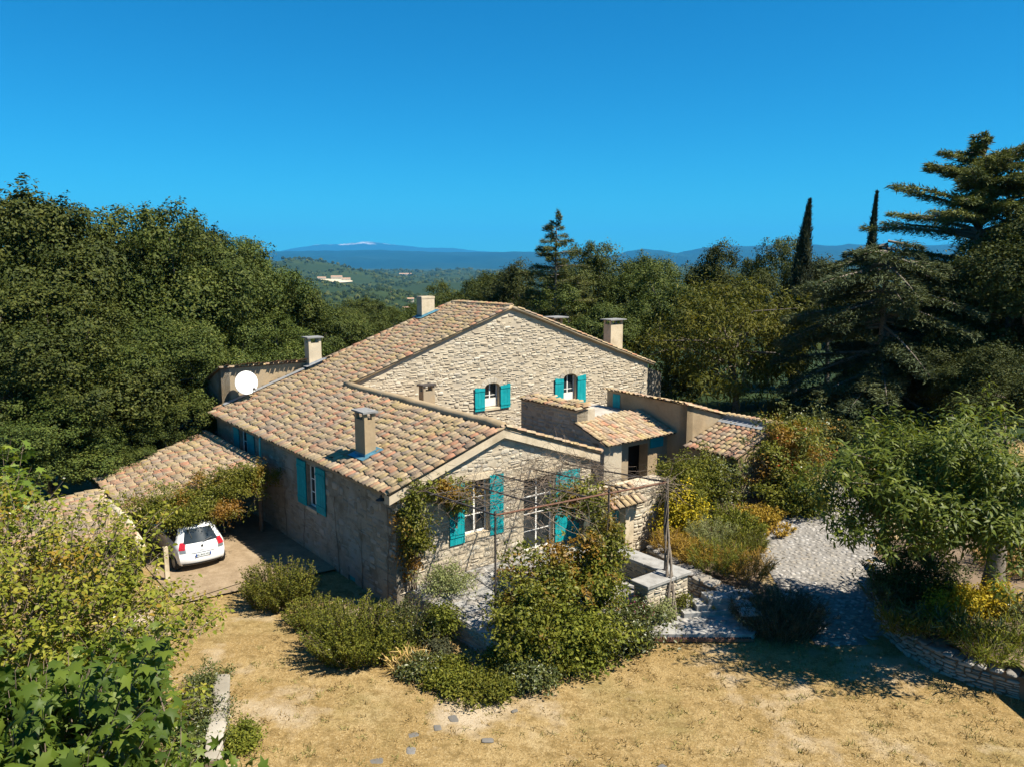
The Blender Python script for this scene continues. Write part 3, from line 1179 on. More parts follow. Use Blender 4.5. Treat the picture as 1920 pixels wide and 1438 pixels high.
def ridge_run(p, q, parent, rad=.13, tiles=True, mortar=True, step=.42):
    p, q = np.array(p, float), np.array(q, float)
    L_ = np.linalg.norm(q - p)
    n = int(L_ / step)
    d = (q - p) / L_
    if mortar:
        b = MB()
        pts = [p + (q - p) * k / 14 + np.array([rng.uniform(-.02, .02), 0, rng.uniform(-.03, .01)]) for k in range(15)]
        b.tube(pts, [rad * rng.uniform(.95, 1.15) for _ in pts], 8)
        b.build('ridge_mortar', MAT['render_tan'], parent, True)
    A = np.cross(d, (0, 0, 1))
    A /= np.linalg.norm(A)
    N = np.cross(A, d)
    for k in range(n if tiles else 0):
        o = p + d * (k * step) + N * (rad * .55 + rng.uniform(0, .02))
        yy = d - N * .05
        ob = bpy.data.objects.new('ridge_tile', TILE_ME)
        x, y, nn = A * 1.15, yy, N * 1.25
        ob.matrix_basis = Matrix(((x[0], y[0], nn[0], o[0]), (x[1], y[1], nn[1], o[1]), (x[2], y[2], nn[2], o[2]), (0, 0, 0, 1)))
        link(ob, parent)


ridge_run((ridge_u, -.1, ridge_z + .07), (ridge_u, VG - .1, ridge_z + .07), rl, .17, False)
ridge_run((RU, VG - .12, RZ + .05), (RU, 16.5, RZ + .05), rl, .12)
# verge tiles up the rakes of the big gable and of the front gable
ridge_run((ridge_u + .2, VG - .1, ridge_z + .1), (RU, VG - .1, RZ + .04), rl, .07)
ridge_run((23.9, VG - .1, RZ - .35 * 10.7 + .05), (RU + .1, VG - .1, RZ + .03), rl, .09)
ridge_run((-.3, -.13, ZE - KS * .3 + .06), (ridge_u, -.13, ridge_z + .06), rl, .05)
ridge_run((8.5, -.13, ridge_z - KS * (8.5 - ridge_u) + .06), (ridge_u, -.13, ridge_z + .06), rl, .05)
ridge_run((-.1, 16.42, ZE - KS * .1 + .06), (RU, 16.42, RZ + .06), rl, .06)

# --- chimneys
chimney(house, .62, 1.02, 3.02, 3.72, 3.41, 5.06, True, 'render_tan', over=.08)
chimney(house, 4.5, 5.15, 16.05, 16.55, 4.86, 6.34, True, 'render_light', lead='lead_grey', over=.1)
chimney(house, 10.9, 11.7, 15.95, 16.45, 6.95, 8.12, False, 'render_light')
chimney(house, 7.12, 7.72, 9.8, 10.2, 3.6, 4.5, True, 'render_tan', flash=False, over=.06, capmat='iron')
chimney(house, 22.0, 23.0, 12.9, 13.5, 4.85, 6.6, True, 'render_light', flash=False)
chimney(house, 17.5, 18.1, 12.8, 13.3, 6.2, 6.95, True, 'render_tan', flash=False, over=.25)
# flashing along the foot of the rear block
b = MB()
b.add([(.3, 16.32, ZE + KS * .3 + .2), (4.6, 16.32, ZE + KS * 4.6 + .2), (4.6, 16.1, ZE + KS * 4.6 + .16), (.3, 16.1, ZE + KS * .3 + .16)], [(0, 1, 2, 3)])
b.build('flashing', MAT['lead_grey'], house)
# downpipe and wall lamp on the left wall
b = MB()
b.tube([(-.12, 10.2, 3.02), (-.3, 10.2, 3.02), (-.3, 10.2, 2.9), (-.3, 10.22, 2.1)], .045, 8)
b.build('downpipe', MAT['pipe_teal'], house, True)
b = MB()
b.tube([(0, .35, 3.05), (-.2, .35, 3.08), (-.28, .35, 2.98)], .012, 6)
b.tube([(-.28, .35, 3.0), (-.28, .35, 2.93), (-.28, .35, 2.86)], [.03, .05, .17], 12)
lamp = b.build('wall_lamp', MAT['iron'], house)
b = MB()
b.tube([(-.28, .35, 2.9), (-.28, .35, 2.82)], [.05, .045], 8)
b.build('bulb', MAT['white_paint'], lamp)
# power cable and bare creeper stems on the left wall
for v0, hgt in ((6.9, 2.0), (3.9, 2.3), (2.2, 1.6), (.55, 2.8), (8.5, 1.7)):
    p = [(-.03, v0, -.7)]
    for k in range(1, 9):
        p.append((-.03, v0 + rng.uniform(-.07, .07) + k * .04 * math.sin(v0 * 7), -.7 + hgt * k / 8 * 1.2))
    b = MB()
    b.tube(p, np.linspace(.015, .005, 9), 5)
    st = b.build('creeper_stem', MAT['twig'], house)
    for j in range(3):
        q = p[3 + j * 2]
        b = MB()
        b.tube([q, (q[0], q[1] + rng.uniform(-.4, .4), q[2] + .3), (q[0], q[1] + rng.uniform(-.8, .8), q[2] + .5)], [.008, .006, .003], 4)
        b.build('side_shoot', MAT['twig'], st)

# ------------------------------------------------------------------ satellite dish
dp = W(1.28, 15.75, 4.45)
dish = empty('satellite_dish', W(1.25, 16.1, 3.75), PHI, 'round white satellite dish by the rear tan wall above the roof', 'dish')
rings, sg = 6, 28
V = [(0, .06, 0)]
for i in range(1, rings + 1):
    f_ = i / rings
    for k in range(sg):
        a = 2 * math.pi * k / sg
        V.append((.50 * f_ * math.cos(a), .06 - .11 * f_ * f_, .56 * f_ * math.sin(a)))
Fs = [(0, 1 + k, 1 + (k + 1) % sg) for k in range(sg)]
for i in range(rings - 1):
    for k in range(sg):
        a0 = 1 + i * sg + k
        a1 = 1 + i * sg + (k + 1) % sg
        Fs += [(a0, a0 + sg, a1 + sg), (a0, a1 + sg, a1)]
me = mesh_np('reflector', np.array(V), np.array(Fs), None, True)
o = obj('reflector', me, MAT['dish_white'], dish)
o.location = (0, -.35, .70)
o.rotation_euler = (R(-24), 0, R(-18))
sol = o.modifiers.new('solid', 'SOLIDIFY')
sol.thickness = .012
b = MB()
b.tube([(0, -.26, .66), (0, .1, .62), (0, .28, .55)], .03, 8)
b.build('mast', MAT['iron'], dish)
b = MB()
b.tube([(.02, -.4, .16), (.12, -.75, .26), (.16, -.86, .44)], .014, 6)
b.box((.11, -.93, .42), (.21, -.82, .52))
b.build('receiver_arm', MAT['iron'], dish)

# ------------------------------------------------------------------ rear block behind the left roof
rear = empty('rear_block', (HO[0], HO[1], 0), PHI, 'tan rendered block with tile coping behind the white satellite dish', 'building')
wall_sheet('front_wall', [(.35, 2.0), (9, 2.0), (9, 5.1), (.35, 5.1)], [], lambda a, z, d=0.: (a, 16.5 + d, z), MAT['render_tan'], rear)
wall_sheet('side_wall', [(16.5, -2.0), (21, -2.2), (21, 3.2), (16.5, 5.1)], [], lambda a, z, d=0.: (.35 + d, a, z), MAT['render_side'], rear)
b = MB()
b.add([(.2, 16.4, 5.12), (9, 16.4, 5.12), (9, 21.2, 3.2), (.2, 21.2, 3.2)], [(0, 1, 2, 3)])
rb_ = b.build('roof', MAT['roof_under'], rear)
bl = math.hypot(4.8, 1.92)
put_tiles(tile_frames((9, 21.2, 3.2), (-1, 0, 0), (0, -4.8 / bl, 1.92 / bl), 8.8, bl), rb_, 0, to_world)
for k in range(10):
    ob = bpy.data.objects.new('coping_tile', TILE_ME)
    ob.matrix_basis = Matrix.Translation((.25 + k * .44, 16.47, 5.14)) @ Matrix.Rotation(-math.pi / 2, 4, 'Z') @ Matrix.Diagonal((1.2, 1, 1.1, 1))
    link(ob, rear)
sh = MB()
lbox(sh, lambda a, z, d=0.: (.35 + d, a, z), 17.0, 17.7, 1.6, 3.3, -.06, -.01)
sh.build('shutter', MAT['teal_paint'], rear)

# ================================================================== ANNEX (right of the wing)
annex = empty('annex', (HO[0], HO[1], 0), PHI, 'low annex with roof terrace and small tiled roofs right of the front gable', 'building')
AU = 10.5
wa = wall_sheet('shaded_wall', [(1.7, -.8), (7.0, -.8), (7.0, 3.9), (3.3, 3.9), (3.3, 3.28), (1.7, 2.75)], [], lambda a, z, d=0.: (AU + d, a, z), MAT['mortar'], annex, 0, 1.0)
put_stones(courses(1.7, 7.0, .2, 3.9, .13, .24, .22, .5, lambda a, z: z < (3.85 if a > 3.35 else 2.7 + (a - 1.7) * .33)),
           lambda a, z: ((AU - .002, a, z), (0, -1), (-1, 0)), wa, 60, 'stone_obj', 'stone_field', .03, .03, to_world)
b = MB()
b.box((AU + .01, 3.3, 2.9), (11.1, 7.0, 3.88))
b.build('end_wall', MAT['render_light'], annex)
b = MB()
b.add([(AU - .12, 3.2, 3.9), (11.15, 3.2, 4.02), (11.15, 7.05, 4.02), (AU - .12, 7.05, 3.9)], [(0, 1, 2, 3)])
r1 = b.build('coping_roof', MAT['roof_under'], annex)
k1 = math.hypot(.75, .12)
put_tiles(tile_frames((AU - .12, 3.2, 3.9), (0, 1, 0), (.75 / k1, 0, .12 / k1), 3.85, k1, mask=None), r1, 60, to_world)
# roof terrace
b = MB()
b.box((11.101, 3.5, 2.9), (14.59, 6.95, 3.3))
b.build('roof_terrace', MAT['concrete'], annex)
# lower roof
b = MB()
b.add([(AU - .05, 1.5, 2.72), (14.6, 1.5, 2.72), (14.6, 3.5, 3.38), (AU - .05, 3.5, 3.38)], [(0, 1, 2, 3)])
r2 = b.build('lower_roof', MAT['roof_under'], annex)
k2 = math.hypot(2, .66)
put_tiles(tile_frames((AU - .05, 1.5, 2.72), (1, 0, 0), (0, 2 / k2, .66 / k2), 4.1, k2), r2, 90, to_world)
# loggia front below the lower roof
wall_sheet('loggia_wall', [(AU, -.8), (14.6, -.8), (14.6, 2.75), (AU, 2.75)], [rect(10.8, 11.7, .4, 2.4), rect(12.2, 13.4, .4, 2.4)],
           lambda a, z, d=0.: (a, 2.0 + d, z), MAT['render_tan'], annex, .5)
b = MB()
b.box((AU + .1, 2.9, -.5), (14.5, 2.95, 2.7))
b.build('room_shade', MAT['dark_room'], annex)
sb = MB()
lbox(sb, lambda a, z, d=0.: (a, 2.0 + d, z), 13.5, 14.3, 2.15, 2.6, -.06, -.01)
sb.build('shutter', MAT['teal_paint'], annex)
# right block: shaded left face, sunny front face
BU = 14.6
wall_sheet('block_left_wall', [(.95, -.5), (5.7, -.5), (5.7, 4.08), (.95, 4.0)], [rect(4.85, 5.3, 3.32, 3.95)], lambda a, z, d=0.: (BU + d, a, z), MAT['render_tan'], annex, .12)
dsh = MB()
lbox(dsh, lambda a, z, d=0.: (BU + d, a, z), 4.85, 5.3, 3.32, 3.95, -.03, .04)
dsh.build('door', MAT['teal_paint'], annex)
wall_sheet('block_front_wall', [(BU, -.5), (17.1, -.5), (17.1, 3.28), (BU, 4.0)], [], lambda a, z, d=0.: (a, .95 + d, z), MAT['render_tan'], annex)
b = MB()
b.add([(BU - .1, .85, 4.03), (17.2, .85, 3.29), (17.2, 5.8, 3.36), (BU - .1, 5.8, 4.1)], [(0, 1, 2, 3)])
r3 = b.build('block_roof', MAT['roof_under'], annex)
k3 = math.hypot(2.7, .74)
put_tiles(tile_frames((17.2, .85, 3.29), (0, 1, 0), (-2.6 / k3, 0, .74 / k3), 4.95, k3), r3, 0, to_world)
for k in range(19):
    ob = bpy.data.objects.new('coping_tile', TILE_ME)
    ob.matrix_basis = Matrix.Translation((BU - .14, .95 + k * .262, 4.05 + k * .004)) @ Matrix.Rotation(-math.pi / 2, 4, 'Z') @ Matrix.Rotation(-.08, 4, 'X')
    link(ob, annex)
for k in range(6):
    ob = bpy.data.objects.new('coping_tile', TILE_ME)
    f_ = k / 6
    ob.matrix_basis = Matrix.Translation((17.05 - f_ * 2.5, .92, 3.36 + f_ * .70)) @ Matrix.Rotation(math.pi / 2, 4, 'Z') @ Matrix.Rotation(.27, 4, 'X') @ Matrix.Diagonal((1.1, 1, 1.1, 1))
    link(ob, annex)
# right end roof
b = MB()
b.add([(14.35, -1.8, 2.28), (17.0, -1.8, 3.08), (17.0, .93, 3.08), (14.35, .93, 2.28)], [(0, 1, 2, 3)])
r4 = b.build('end_roof', MAT['roof_under'], annex)
k4 = math.hypot(2.65, .8)
put_tiles(tile_frames((14.35, -1.8, 2.28), (0, 1, 0), (2.65 / k4, 0, .8 / k4), 2.73, k4), r4, 75, to_world)
wall_sheet('end_left_wall', [(-1.7, -.4), (.95, -.4), (.95, 2.3), (-1.7, 2.3)], [], lambda a, z, d=0.: (14.6 + d, a, z), MAT['render_tan'], annex)
wall_sheet('end_front_wall', [(14.6, -.4), (17.3, -.4), (17.3, 3.2), (14.6, 2.3)], [], lambda a, z, d=0.: (a, -1.7 + d, z), MAT['render_tan'], annex)
b = MB()
b.box((17.0, -2.1, .0), (17.35, .94, 3.36))
b.build('parapet', MAT['concrete'], annex)
b = MB()
b.add([(16.62, -1.8, 3.10), (17.0, -1.8, 3.22), (17.0, .93, 3.22), (16.62, .93, 3.10)], [(0, 1, 2, 3)])
b.build('flashing', MAT['lead_grey'], annex)
for k in range(12):
    ob = bpy.data.objects.new('coping_tile', TILE_ME)
    ob.matrix_basis = Matrix.Translation((16.93, -2.0 + k * .262, 3.37)) @ Matrix.Rotation(-math.pi / 2, 4, 'Z')
    link(ob, annex)

# ------------------------------------------------------------------ porch block
porch = empty('porch', (HO[0], HO[1], 0), PHI, 'low stone porch with a tiled canopy over a dark teal door', 'porch')
PV = -1.4
wp = wall_sheet('front_wall', [(7.4, -.6), (11.0, -.6), (11.0, 1.95), (7.4, 1.95)], [rect(7.8, 8.5, .06, 1.55)], lambda a, z, d=0.: (a, PV + d, z), MAT['mortar'], porch, .5, .5)
put_stones(courses(8.95, 11.0, -.4, 1.95, .12, .2, .2, .45), lambda a, z: ((a, PV - .002, z), (1, 0), (0, -1)), wp, 60, 'stone_obj', 'stone_field', .025, .025, to_world)
b = MB()
b.box((7.4, PV + .501, -.6), (11.0, PV + .95, 1.95))
b.build('flat_roof', MAT['render_light'], porch)
b = MB()
b.box((8.5, PV - .05, 0), (8.93, PV + .02, 1.56))
b.build('jamb', MAT['render_light'], porch)
b = MB()
for k in range(5):
    b.box((7.8 + k * .14, PV + .3, .06), (7.8 + k * .14 + .135, PV + .34, 1.54))
dr = b.build('door', MAT['teal_paint'], porch)
b = MB()
b.tube([(8.5, PV + .27, .8), (8.5, PV + .24, .8), (8.4, PV + .24, .8)], .014, 6)
b.build('handle', MAT['iron'], dr)
b = MB()
b.add([(7.4, PV - .4, 1.55), (9.25, PV - .4, 1.55), (9.25, PV + .45, 2.06), (7.4, PV + .45, 2.06)], [(0, 1, 2, 3)])
b.box((7.45, PV - .3, 1.46), (9.2, PV - .22, 1.54))
rp = b.build('canopy', MAT['roof_under'], porch)
kp = math.hypot(.85, .51)
put_tiles(tile_frames((7.4, PV - .4, 1.55), (1, 0, 0), (0, .85 / kp, .51 / kp), 1.85, kp, pitch=.28, row=.5), rp, 40, to_world)

# ================================================================== TERRACE, LANDING, WALLS, PATH
t_loc = [(.42, -.01), (.42, -4.4), (6.3, -5.2), (7.7, -4.6), (7.7, -.01)]


def slab(name, pts, z0, z1, mat, parent=None):
    b = MB()
    P = [W(u, v) for u, v in pts]
    b.prism([(p[0], p[1], z1) for p in P], (0, 0, z0 - z1))
    return b.build(name, mat, parent)


terrace = tag(slab('terrace', t_loc, -1.0, 0.0, MAT['slate_coping']), kind='structure')
tag(slab('courtyard', [(8.16, -.44), (11.0, -.44), (11.0, -1.2), (14.55, -1.2), (14.55, 1.95), (8.16, 1.95)], -1.0, .03, MAT['slate_coping']), kind='structure')
landing = tag(slab('landing', [(3.6, -5.1), (4.55, -6.15), (6.9, -8.0), (8.6, -7.6), (8.9, -5.5), (7.69, -4.0), (6.3, -4.95)], -1.0, -.42, MAT['slate_coping']), kind='structure')


def point_in(poly, x, y):
    c = False
    n = len(poly)
    for i in range(n):
        x0, y0 = poly[i]
        x1, y1 = poly[(i + 1) % n]
        if (y0 > y) != (y1 > y) and x < (x1 - x0) * (y - y0) / (y1 - y0) + x0:
            c = not c
    return c


def flagstones(parent, poly, zf, cell, nparts, th=.02):
    """crazy paving: irregular slabs with open joints"""
    xs_ = [p[0] for p in poly]
    ys_ = [p[1] for p in poly]
    fl = []
    y = min(ys_)
    row = 0
    while y < max(ys_):
        x = min(xs_) + (row % 2) * cell * .5
        while x < max(xs_):
            cx, cy = x + rng.uniform(-.34, .34) * cell, y + rng.uniform(-.34, .34) * cell
            n = 7
            a = np.sort(rng.uniform(0, 2 * math.pi, n) * .25 + np.arange(n) * 2 * math.pi / n)
            rr_ = cell * .56 * rng.uniform(.62, 1.1, n) * rng.uniform(.65, 1.15)
            if point_in(poly, cx, cy):
                fl.append((cx, cy, np.stack([rr_ * np.cos(a), rr_ * np.sin(a)], -1)))
            x += cell
        y += cell * .88
        row += 1
    d = np.array([math.hypot(f[0], f[1]) for f in fl])
    order = np.argsort(d)
    Vs, Fs, rr2, base = [], [], [], 0
    for idx, i in enumerate(order):
        cx, cy, pl = fl[i]
        n = len(pl)
        z = float(zf(cx, cy))
        tilt = rng.uniform(-.03, .03, 2)
        h = th * rng.uniform(.5, 1.4)
        top = np.column_stack([pl * .95, z + h + pl @ tilt])
        bot = np.column_stack([pl, np.full(n, z - .04)])
        V = np.concatenate([[[0, 0, z + h * 1.1]], top, bot]) + np.array([cx, cy, 0])
        Fc = [(0, 1 + k, 1 + (k + 1) % n) for k in range(n)]
        for k in range(n):
            j = (k + 1) % n
            Fc += [(1 + k, 1 + n + k, 1 + n + j), (1 + k, 1 + n + j, 1 + j)]
        Fc = np.array(Fc)
        if idx < nparts:
            me = mesh_np('flagstone', V - np.array([cx, cy, z]), Fc)
            o_ = obj('flagstone', me, MAT['pave_obj'], parent)
            o_.location = (cx, cy, z)
        else:
            Vs.append(V)
            Fs.append(Fc + base)
            base += len(V)
            rr2 += [rng.random()] * len(Fc)
    if Vs:
        tag(obj('flagstone_field', mesh_np('flagstone_field', np.concatenate(Vs), np.concatenate(Fs), np.array(rr2)), MAT['pave_field'], parent), kind='stuff')


flagstones(terrace, [tuple(W(u, v)[:2]) for u, v in [(.5, -.1), (.5, -4.3), (6.2, -5.1), (7.6, -4.5), (7.6, -.1)]], lambda x, y: 0.0, .62, 150, .012)
flagstones(landing, [tuple(W(u, v)[:2]) for u, v in [(3.9, -5.3), (4.7, -6.1), (6.9, -7.85), (8.5, -7.5), (8.7, -5.6), (7.5, -4.2), (6.3, -5.0)]], lambda x, y: -.42, .42, 90, .015)

# iron grating along the landing edge
gr = empty('drain_grating', (*W(5.6, -6.97)[:2], -.62), math.atan2(*(W(6.9, -8.0) - W(4.4, -6.0))[[1, 0]]), 'rusty iron drain grating at the lawn edge of the paved landing', 'grating')
b = MB()
for k in range(46):
    b.box((-1.6 + k * .07, -.14, .06), (-1.6 + k * .07 + .03, .02, .12))
b.box((-1.62, -.16, .05), (1.64, -.14, .13))
b.build('bars', MAT['rust'], gr)

# steps up to the path
for k, (px, py, z) in enumerate(((1322, 1140, -.28), (1345, 1126, -.12), (1366, 1113, .05))):
    c0 = at(px, py, z)
    b = MB()
    M_ = Matrix.Translation(Vector(c0)) @ Matrix.Rotation(PHI - .5, 4, 'Z')
    b.box((-.75, -.25, -.3), (.75, .3, 0), M=M_)
    tag(b.build('step', MAT['slate_coping']), ['lowest grey stone step above the paved landing', 'middle grey stone step above the paved landing', 'top grey stone step beside the curved wall'][k], 'step', 'steps from the landing to the path')

# flagged path
PATH = [at(px, py, z)[:2] for px, py, z in ((1545, 1215, -.62), (1470, 1150, -.55), (1448, 1080, -.25), (1425, 1010, .1), (1420, 985, .25), (1480, 965, .4), (1470, 920, .55),
                                           (1560, 905, .6), (1650, 975, .35), (1640, 1060, -.1), (1660, 1130, -.4), (1680, 1190, -.55))]
path_poly = [tuple(p) for p in PATH]
loops = [[Vector((x, y, 0)) for x, y in path_poly]]
b = MB()
b.add([(x, y, float(gz(x, y)) + .02) for x, y in path_poly], [tuple(t_) for t_ in geometry.tessellate_polygon(loops)])
X_, Y_ = np.meshgrid(np.arange(5, 22, .5), np.arange(15, 42, .5))
gv, gf, idx = [], [], {}
for (x, y) in zip(X_.ravel(), Y_.ravel()):
    if point_in(path_poly, x + .25, y + .25):
        base = len(gv)
        gv += [(x + dx, y + dy, float(gz(x + dx, y + dy)) + .02) for dx, dy in ((0, 0), (.5, 0), (.5, .5), (0, .5))]
        gf.append((base, base + 1, base + 2, base + 3))
path = tag(obj('path', mesh_np('path', np.array(gv), np.array(gf)), MAT['path_bed']), kind='structure')
flagstones(path, path_poly, lambda x, y: gz(x, y) + .02, .20, 300, .007)


def dry_wall(name, pts, h, label, thick=.42, nparts=280, top='drystone_field', z0=None, stone=(.07, .15, .16, .42), capm='pave_obj'):
    """dry stone wall along a polyline of world points (base on the ground)"""
    pts = [np.array(p, float) for p in pts]
    seg = [np.linalg.norm(pts[i + 1] - pts[i]) for i in range(len(pts) - 1)]
    cum = np.concatenate([[0], np.cumsum(seg)])
    Ltot = cum[-1]
    root = empty(name, (*pts[0], float(gz(*pts[0])) if z0 is None else z0), 0, label, 'wall')
    org = np.array(root.location)

    def pos_(a):
        a = min(max(a, 0), Ltot - 1e-6)
        i = int(np.searchsorted(cum, a, 'right') - 1)
        f_ = (a - cum[i]) / seg[i]
        p = pts[i] * (1 - f_) + pts[i + 1] * f_
        d = (pts[i + 1] - pts[i]) / seg[i]
        return p, d

    gzf = (lambda p: float(gz(*p))) if z0 is None else (lambda p: z0)
    n = max(6, int(Ltot / .5))
    core = MB()
    vs, fs = [], []
    for k in range(n + 1):
        p, d = pos_(Ltot * k / n)
        N = np.array([d[1], -d[0]])
        g0 = gzf(p)
        hh = h if not callable(h) else h(Ltot * k / n)
        for q, z in ((p - N * .03, g0 - .3), (p - N * .03, g0 + hh - .04), (p - N * thick, g0 + hh - .04), (p - N * thick, g0 - .3)):
            vs.append((q[0] - org[0], q[1] - org[1], z - org[2]))
        if k:
            o_ = (k - 1) * 4
            fs += [(o_ + i, o_ + (i + 1) % 4, o_ + 4 + (i + 1) % 4, o_ + 4 + i) for i in range(4)]
    fs += [(0, 1, 2, 3), (n * 4 + 3, n * 4 + 2, n * 4 + 1, n * 4)]
    core.add(vs, fs)
    cr = core.build('core', MAT['soil'], root)
    hm = h if not callable(h) else max(h(Ltot * k / 20) for k in range(21))

    def frame(a, z):
        p, d = pos_(a)
        N = np.array([d[1], -d[0]])
        return ((p[0] - N[0] * .02 - org[0], p[1] - N[1] * .02 - org[1], gzf(p) + z - org[2]), d, N)

    hf = (lambda a: h) if not callable(h) else h
    lst = courses(0, Ltot, -.05, hm, *stone, inside=lambda a, z: z < hf(a) - .03)
    put_stones(lst, frame, root, nparts, 'drystone_obj', 'drystone_field', .05, .018, lambda q: q + org)
    # capping stones
    a = 0
    while a < Ltot:
        w = rng.uniform(.25, .5)
        p, d = pos_(a + w / 2)
        N = np.array([d[1], -d[0]])
        c = p - N * (thick * .48)
        zt = gzf(p) + hf(a + w / 2)
        ob = bpy.data.objects.new('cap_stone', ST_ME[capm][int(rng.integers(7))])
        M_ = np.array([[d[0] * w * 1.0, 0, -N[0] * (thick + .12), c[0] - org[0]], [d[1] * w * 1.0, 0, -N[1] * (thick + .12), c[1] - org[1]],
                       [0, -.045, 0, zt - .03 - org[2]], [0, 0, 0, 1]])
        ob.matrix_basis = Matrix(M_.tolist())
        link(ob, root)
        a += w
    return root


# retaining wall of the raised bed at the right
BEDW = [at(px, py, LAWN)[:2] for px, py in ((2010, 1375), (1920, 1315), (1830, 1290), (1760, 1262), (1700, 1230), (1660, 1195), (1640, 1150), (1636, 1110))]
dry_wall('bed_wall', BEDW[::-1], .62, 'curved dry stone retaining wall holding the raised bed at the right')
# the raised bed itself
bed_in = [tuple(p) for p in BEDW] + [tuple(at(px, py, .6)[:2]) for px, py in ((1660, 1010), (1760, 960), (1960, 940), (2100, 1000))]
gv, gf = [], []
for (x, y) in zip(*[q.ravel() for q in np.meshgrid(np.arange(6, 26, .5), np.arange(9, 36, .5))]):
    if point_in(bed_in, x + .25, y + .25):
        base = len(gv)
        gv += [(x + dx, y + dy, max(LAWN + .5 + (y + dy - 14) * .03 + (x + dx - 8) * .05, float(gz(x + dx, y + dy)) + .1)) for dx, dy in ((0, 0), (.5, 0), (.5, .5), (0, .5))]
        gf.append((base, base + 1, base + 2, base + 3))


def bedz(x, y):
    return max(LAWN + .5 + (y - 14) * .03 + (x - 8) * .05, float(gz(x, y)) + .1)


bed = tag(obj('flower_bed', mesh_np('flower_bed', np.array(gv), np.array(gf)), MAT['soil']), kind='structure')
# curved wall above the landing
CW = [at(px, py, z)[:2] for px, py, z in ((1212, 1042, .0), (1262, 1072, -.05), (1310, 1100, -.1), (1352, 1122, -.2), (1380, 1150, -.3), (1392, 1172, -.4))]
dry_wall('garden_wall', CW, lambda a: max(.42, .82 - .09 * a), 'curved dry stone wall between the landing steps and the golden shrubs', .5, 200, z0=-.42)
# low wall at the lower left
LWp = [at(px, py, LAWN + .0)[:2] for px, py in ((428, 1290), (428, 1330), (420, 1380), (412, 1460))]
dry_wall('ivy_wall', LWp[::-1], lambda a: .42 + .06 * math.sin(a * 3), 'low pale stone wall with ivy at the lower left of the lawn', .27, 120, capm='drystone_obj')

pb_ = [tuple(at(px, py, .1)[:2]) for px, py in ((1215, 1045), (1300, 1095), (1395, 1150), (1440, 1090), (1420, 1005), (1480, 960), (1470, 915), (1390, 880), (1290, 940))]
gv, gf = [], []
for (x, y) in zip(*[q.ravel() for q in np.meshgrid(np.arange(2, 20, .4), np.arange(18, 42, .4))]):
    if point_in(pb_, x + .2, y + .2):
        base = len(gv)
        gv += [(x + dx, y + dy, float(gz(x + dx, y + dy)) + .03) for dx, dy in ((0, 0), (.4, 0), (.4, .4), (0, .4))]
        gf.append((base, base + 1, base + 2, base + 3))
tag(obj('planting_bed', mesh_np('planting_bed', np.array(gv), np.array(gf)), MAT['soil']), kind='structure')

# parapet of the terrace
par = empty('terrace_parapet', (*W(6.6, -4)[:2], 0), PHI, 'stone parapet with pale slab coping on the right side of the terrace', 'wall')
loc = lambda u, v, z: (u - 6.6, v + 4, z)
b = MB()
b.box(loc(6.36, -5.6, -.6), loc(6.9, -2.3, .6))
b.box(loc(5.12, -5.6, -.6), loc(6.355, -5.06, .6))
pc = b.build('core', MAT['mortar'], par)
put_stones(courses(-5.6, -2.3, 0, .6, .09, .17, .18, .42), lambda a, z: (loc(6.36 - .002, a, z), (0, -1), (-1, 0)), pc, 60, 'drystone_obj', 'drystone_field', .03, .02)
put_stones(courses(5.12, 6.9, -.45, .6, .09, .17, .18, .42), lambda a, z: (loc(a, -5.6 - .002, z), (1, 0), (0, -1)), pc, 60, 'stone_obj', 'stone_field', .03, .02)
put_stones(courses(-5.6, -5.06, -.1, .6, .09, .17, .18, .42), lambda a, z: (loc(5.12 - .002, a, z), (0, -1), (-1, 0)), pc, 20, 'drystone_obj', 'drystone_field', .03, .02)
for u0, u1, v0, v1 in ((6.28, 6.98, -3.3, -2.28), (6.28, 6.98, -4.35, -3.32), (6.28, 6.98, -5.68, -4.37), (5.04, 6.26, -5.68, -4.98)):
    b = MB()
    b.box(loc(u0, v0, .6), loc(u1, v1, .70 + rng.uniform(-.006, .006)))
    cs = b.build('coping_slab', MAT['slate_coping'], par)
    bv = cs.modifiers.new('bevel', 'BEVEL')
    bv.width = .012
# retaining face of the terrace towards the lawn
tw = empty('terrace_wall', (*W(.42, -2.2)[:2], -.7), PHI, 'shaded stone retaining wall at the left corner of the terrace', 'wall')
l2 = lambda u, v, z: (u - .42, v + 2.2, z + .7)
b = MB()
b.box(l2(.40, -4.4, -1.0), l2(.9, 0.0, -.03))
tc = b.build('core', MAT['mortar'], tw)
put_stones(courses(-4.4, 0, -.7, -.02, .08, .15, .18, .42), lambda a, z: (l2(.40 - .002, a, z), (0, -1), (-1, 0)), tc, 120, 'drystone_obj', 'drystone_field', .03, .018)
b = MB()
b.box(l2(.40, -4.75, -1.0), l2(1.05, -4.401, .02))
tp = b.build('corner_pier', MAT['mortar'], tw)
put_stones(courses(.40, 1.05, -.7, .0, .1, .18, .2, .4), lambda a, z: (l2(a, -4.75 - .002, z), (1, 0), (0, -1)), tp, 20, 'stone_obj', 'stone_field', .03, .02)

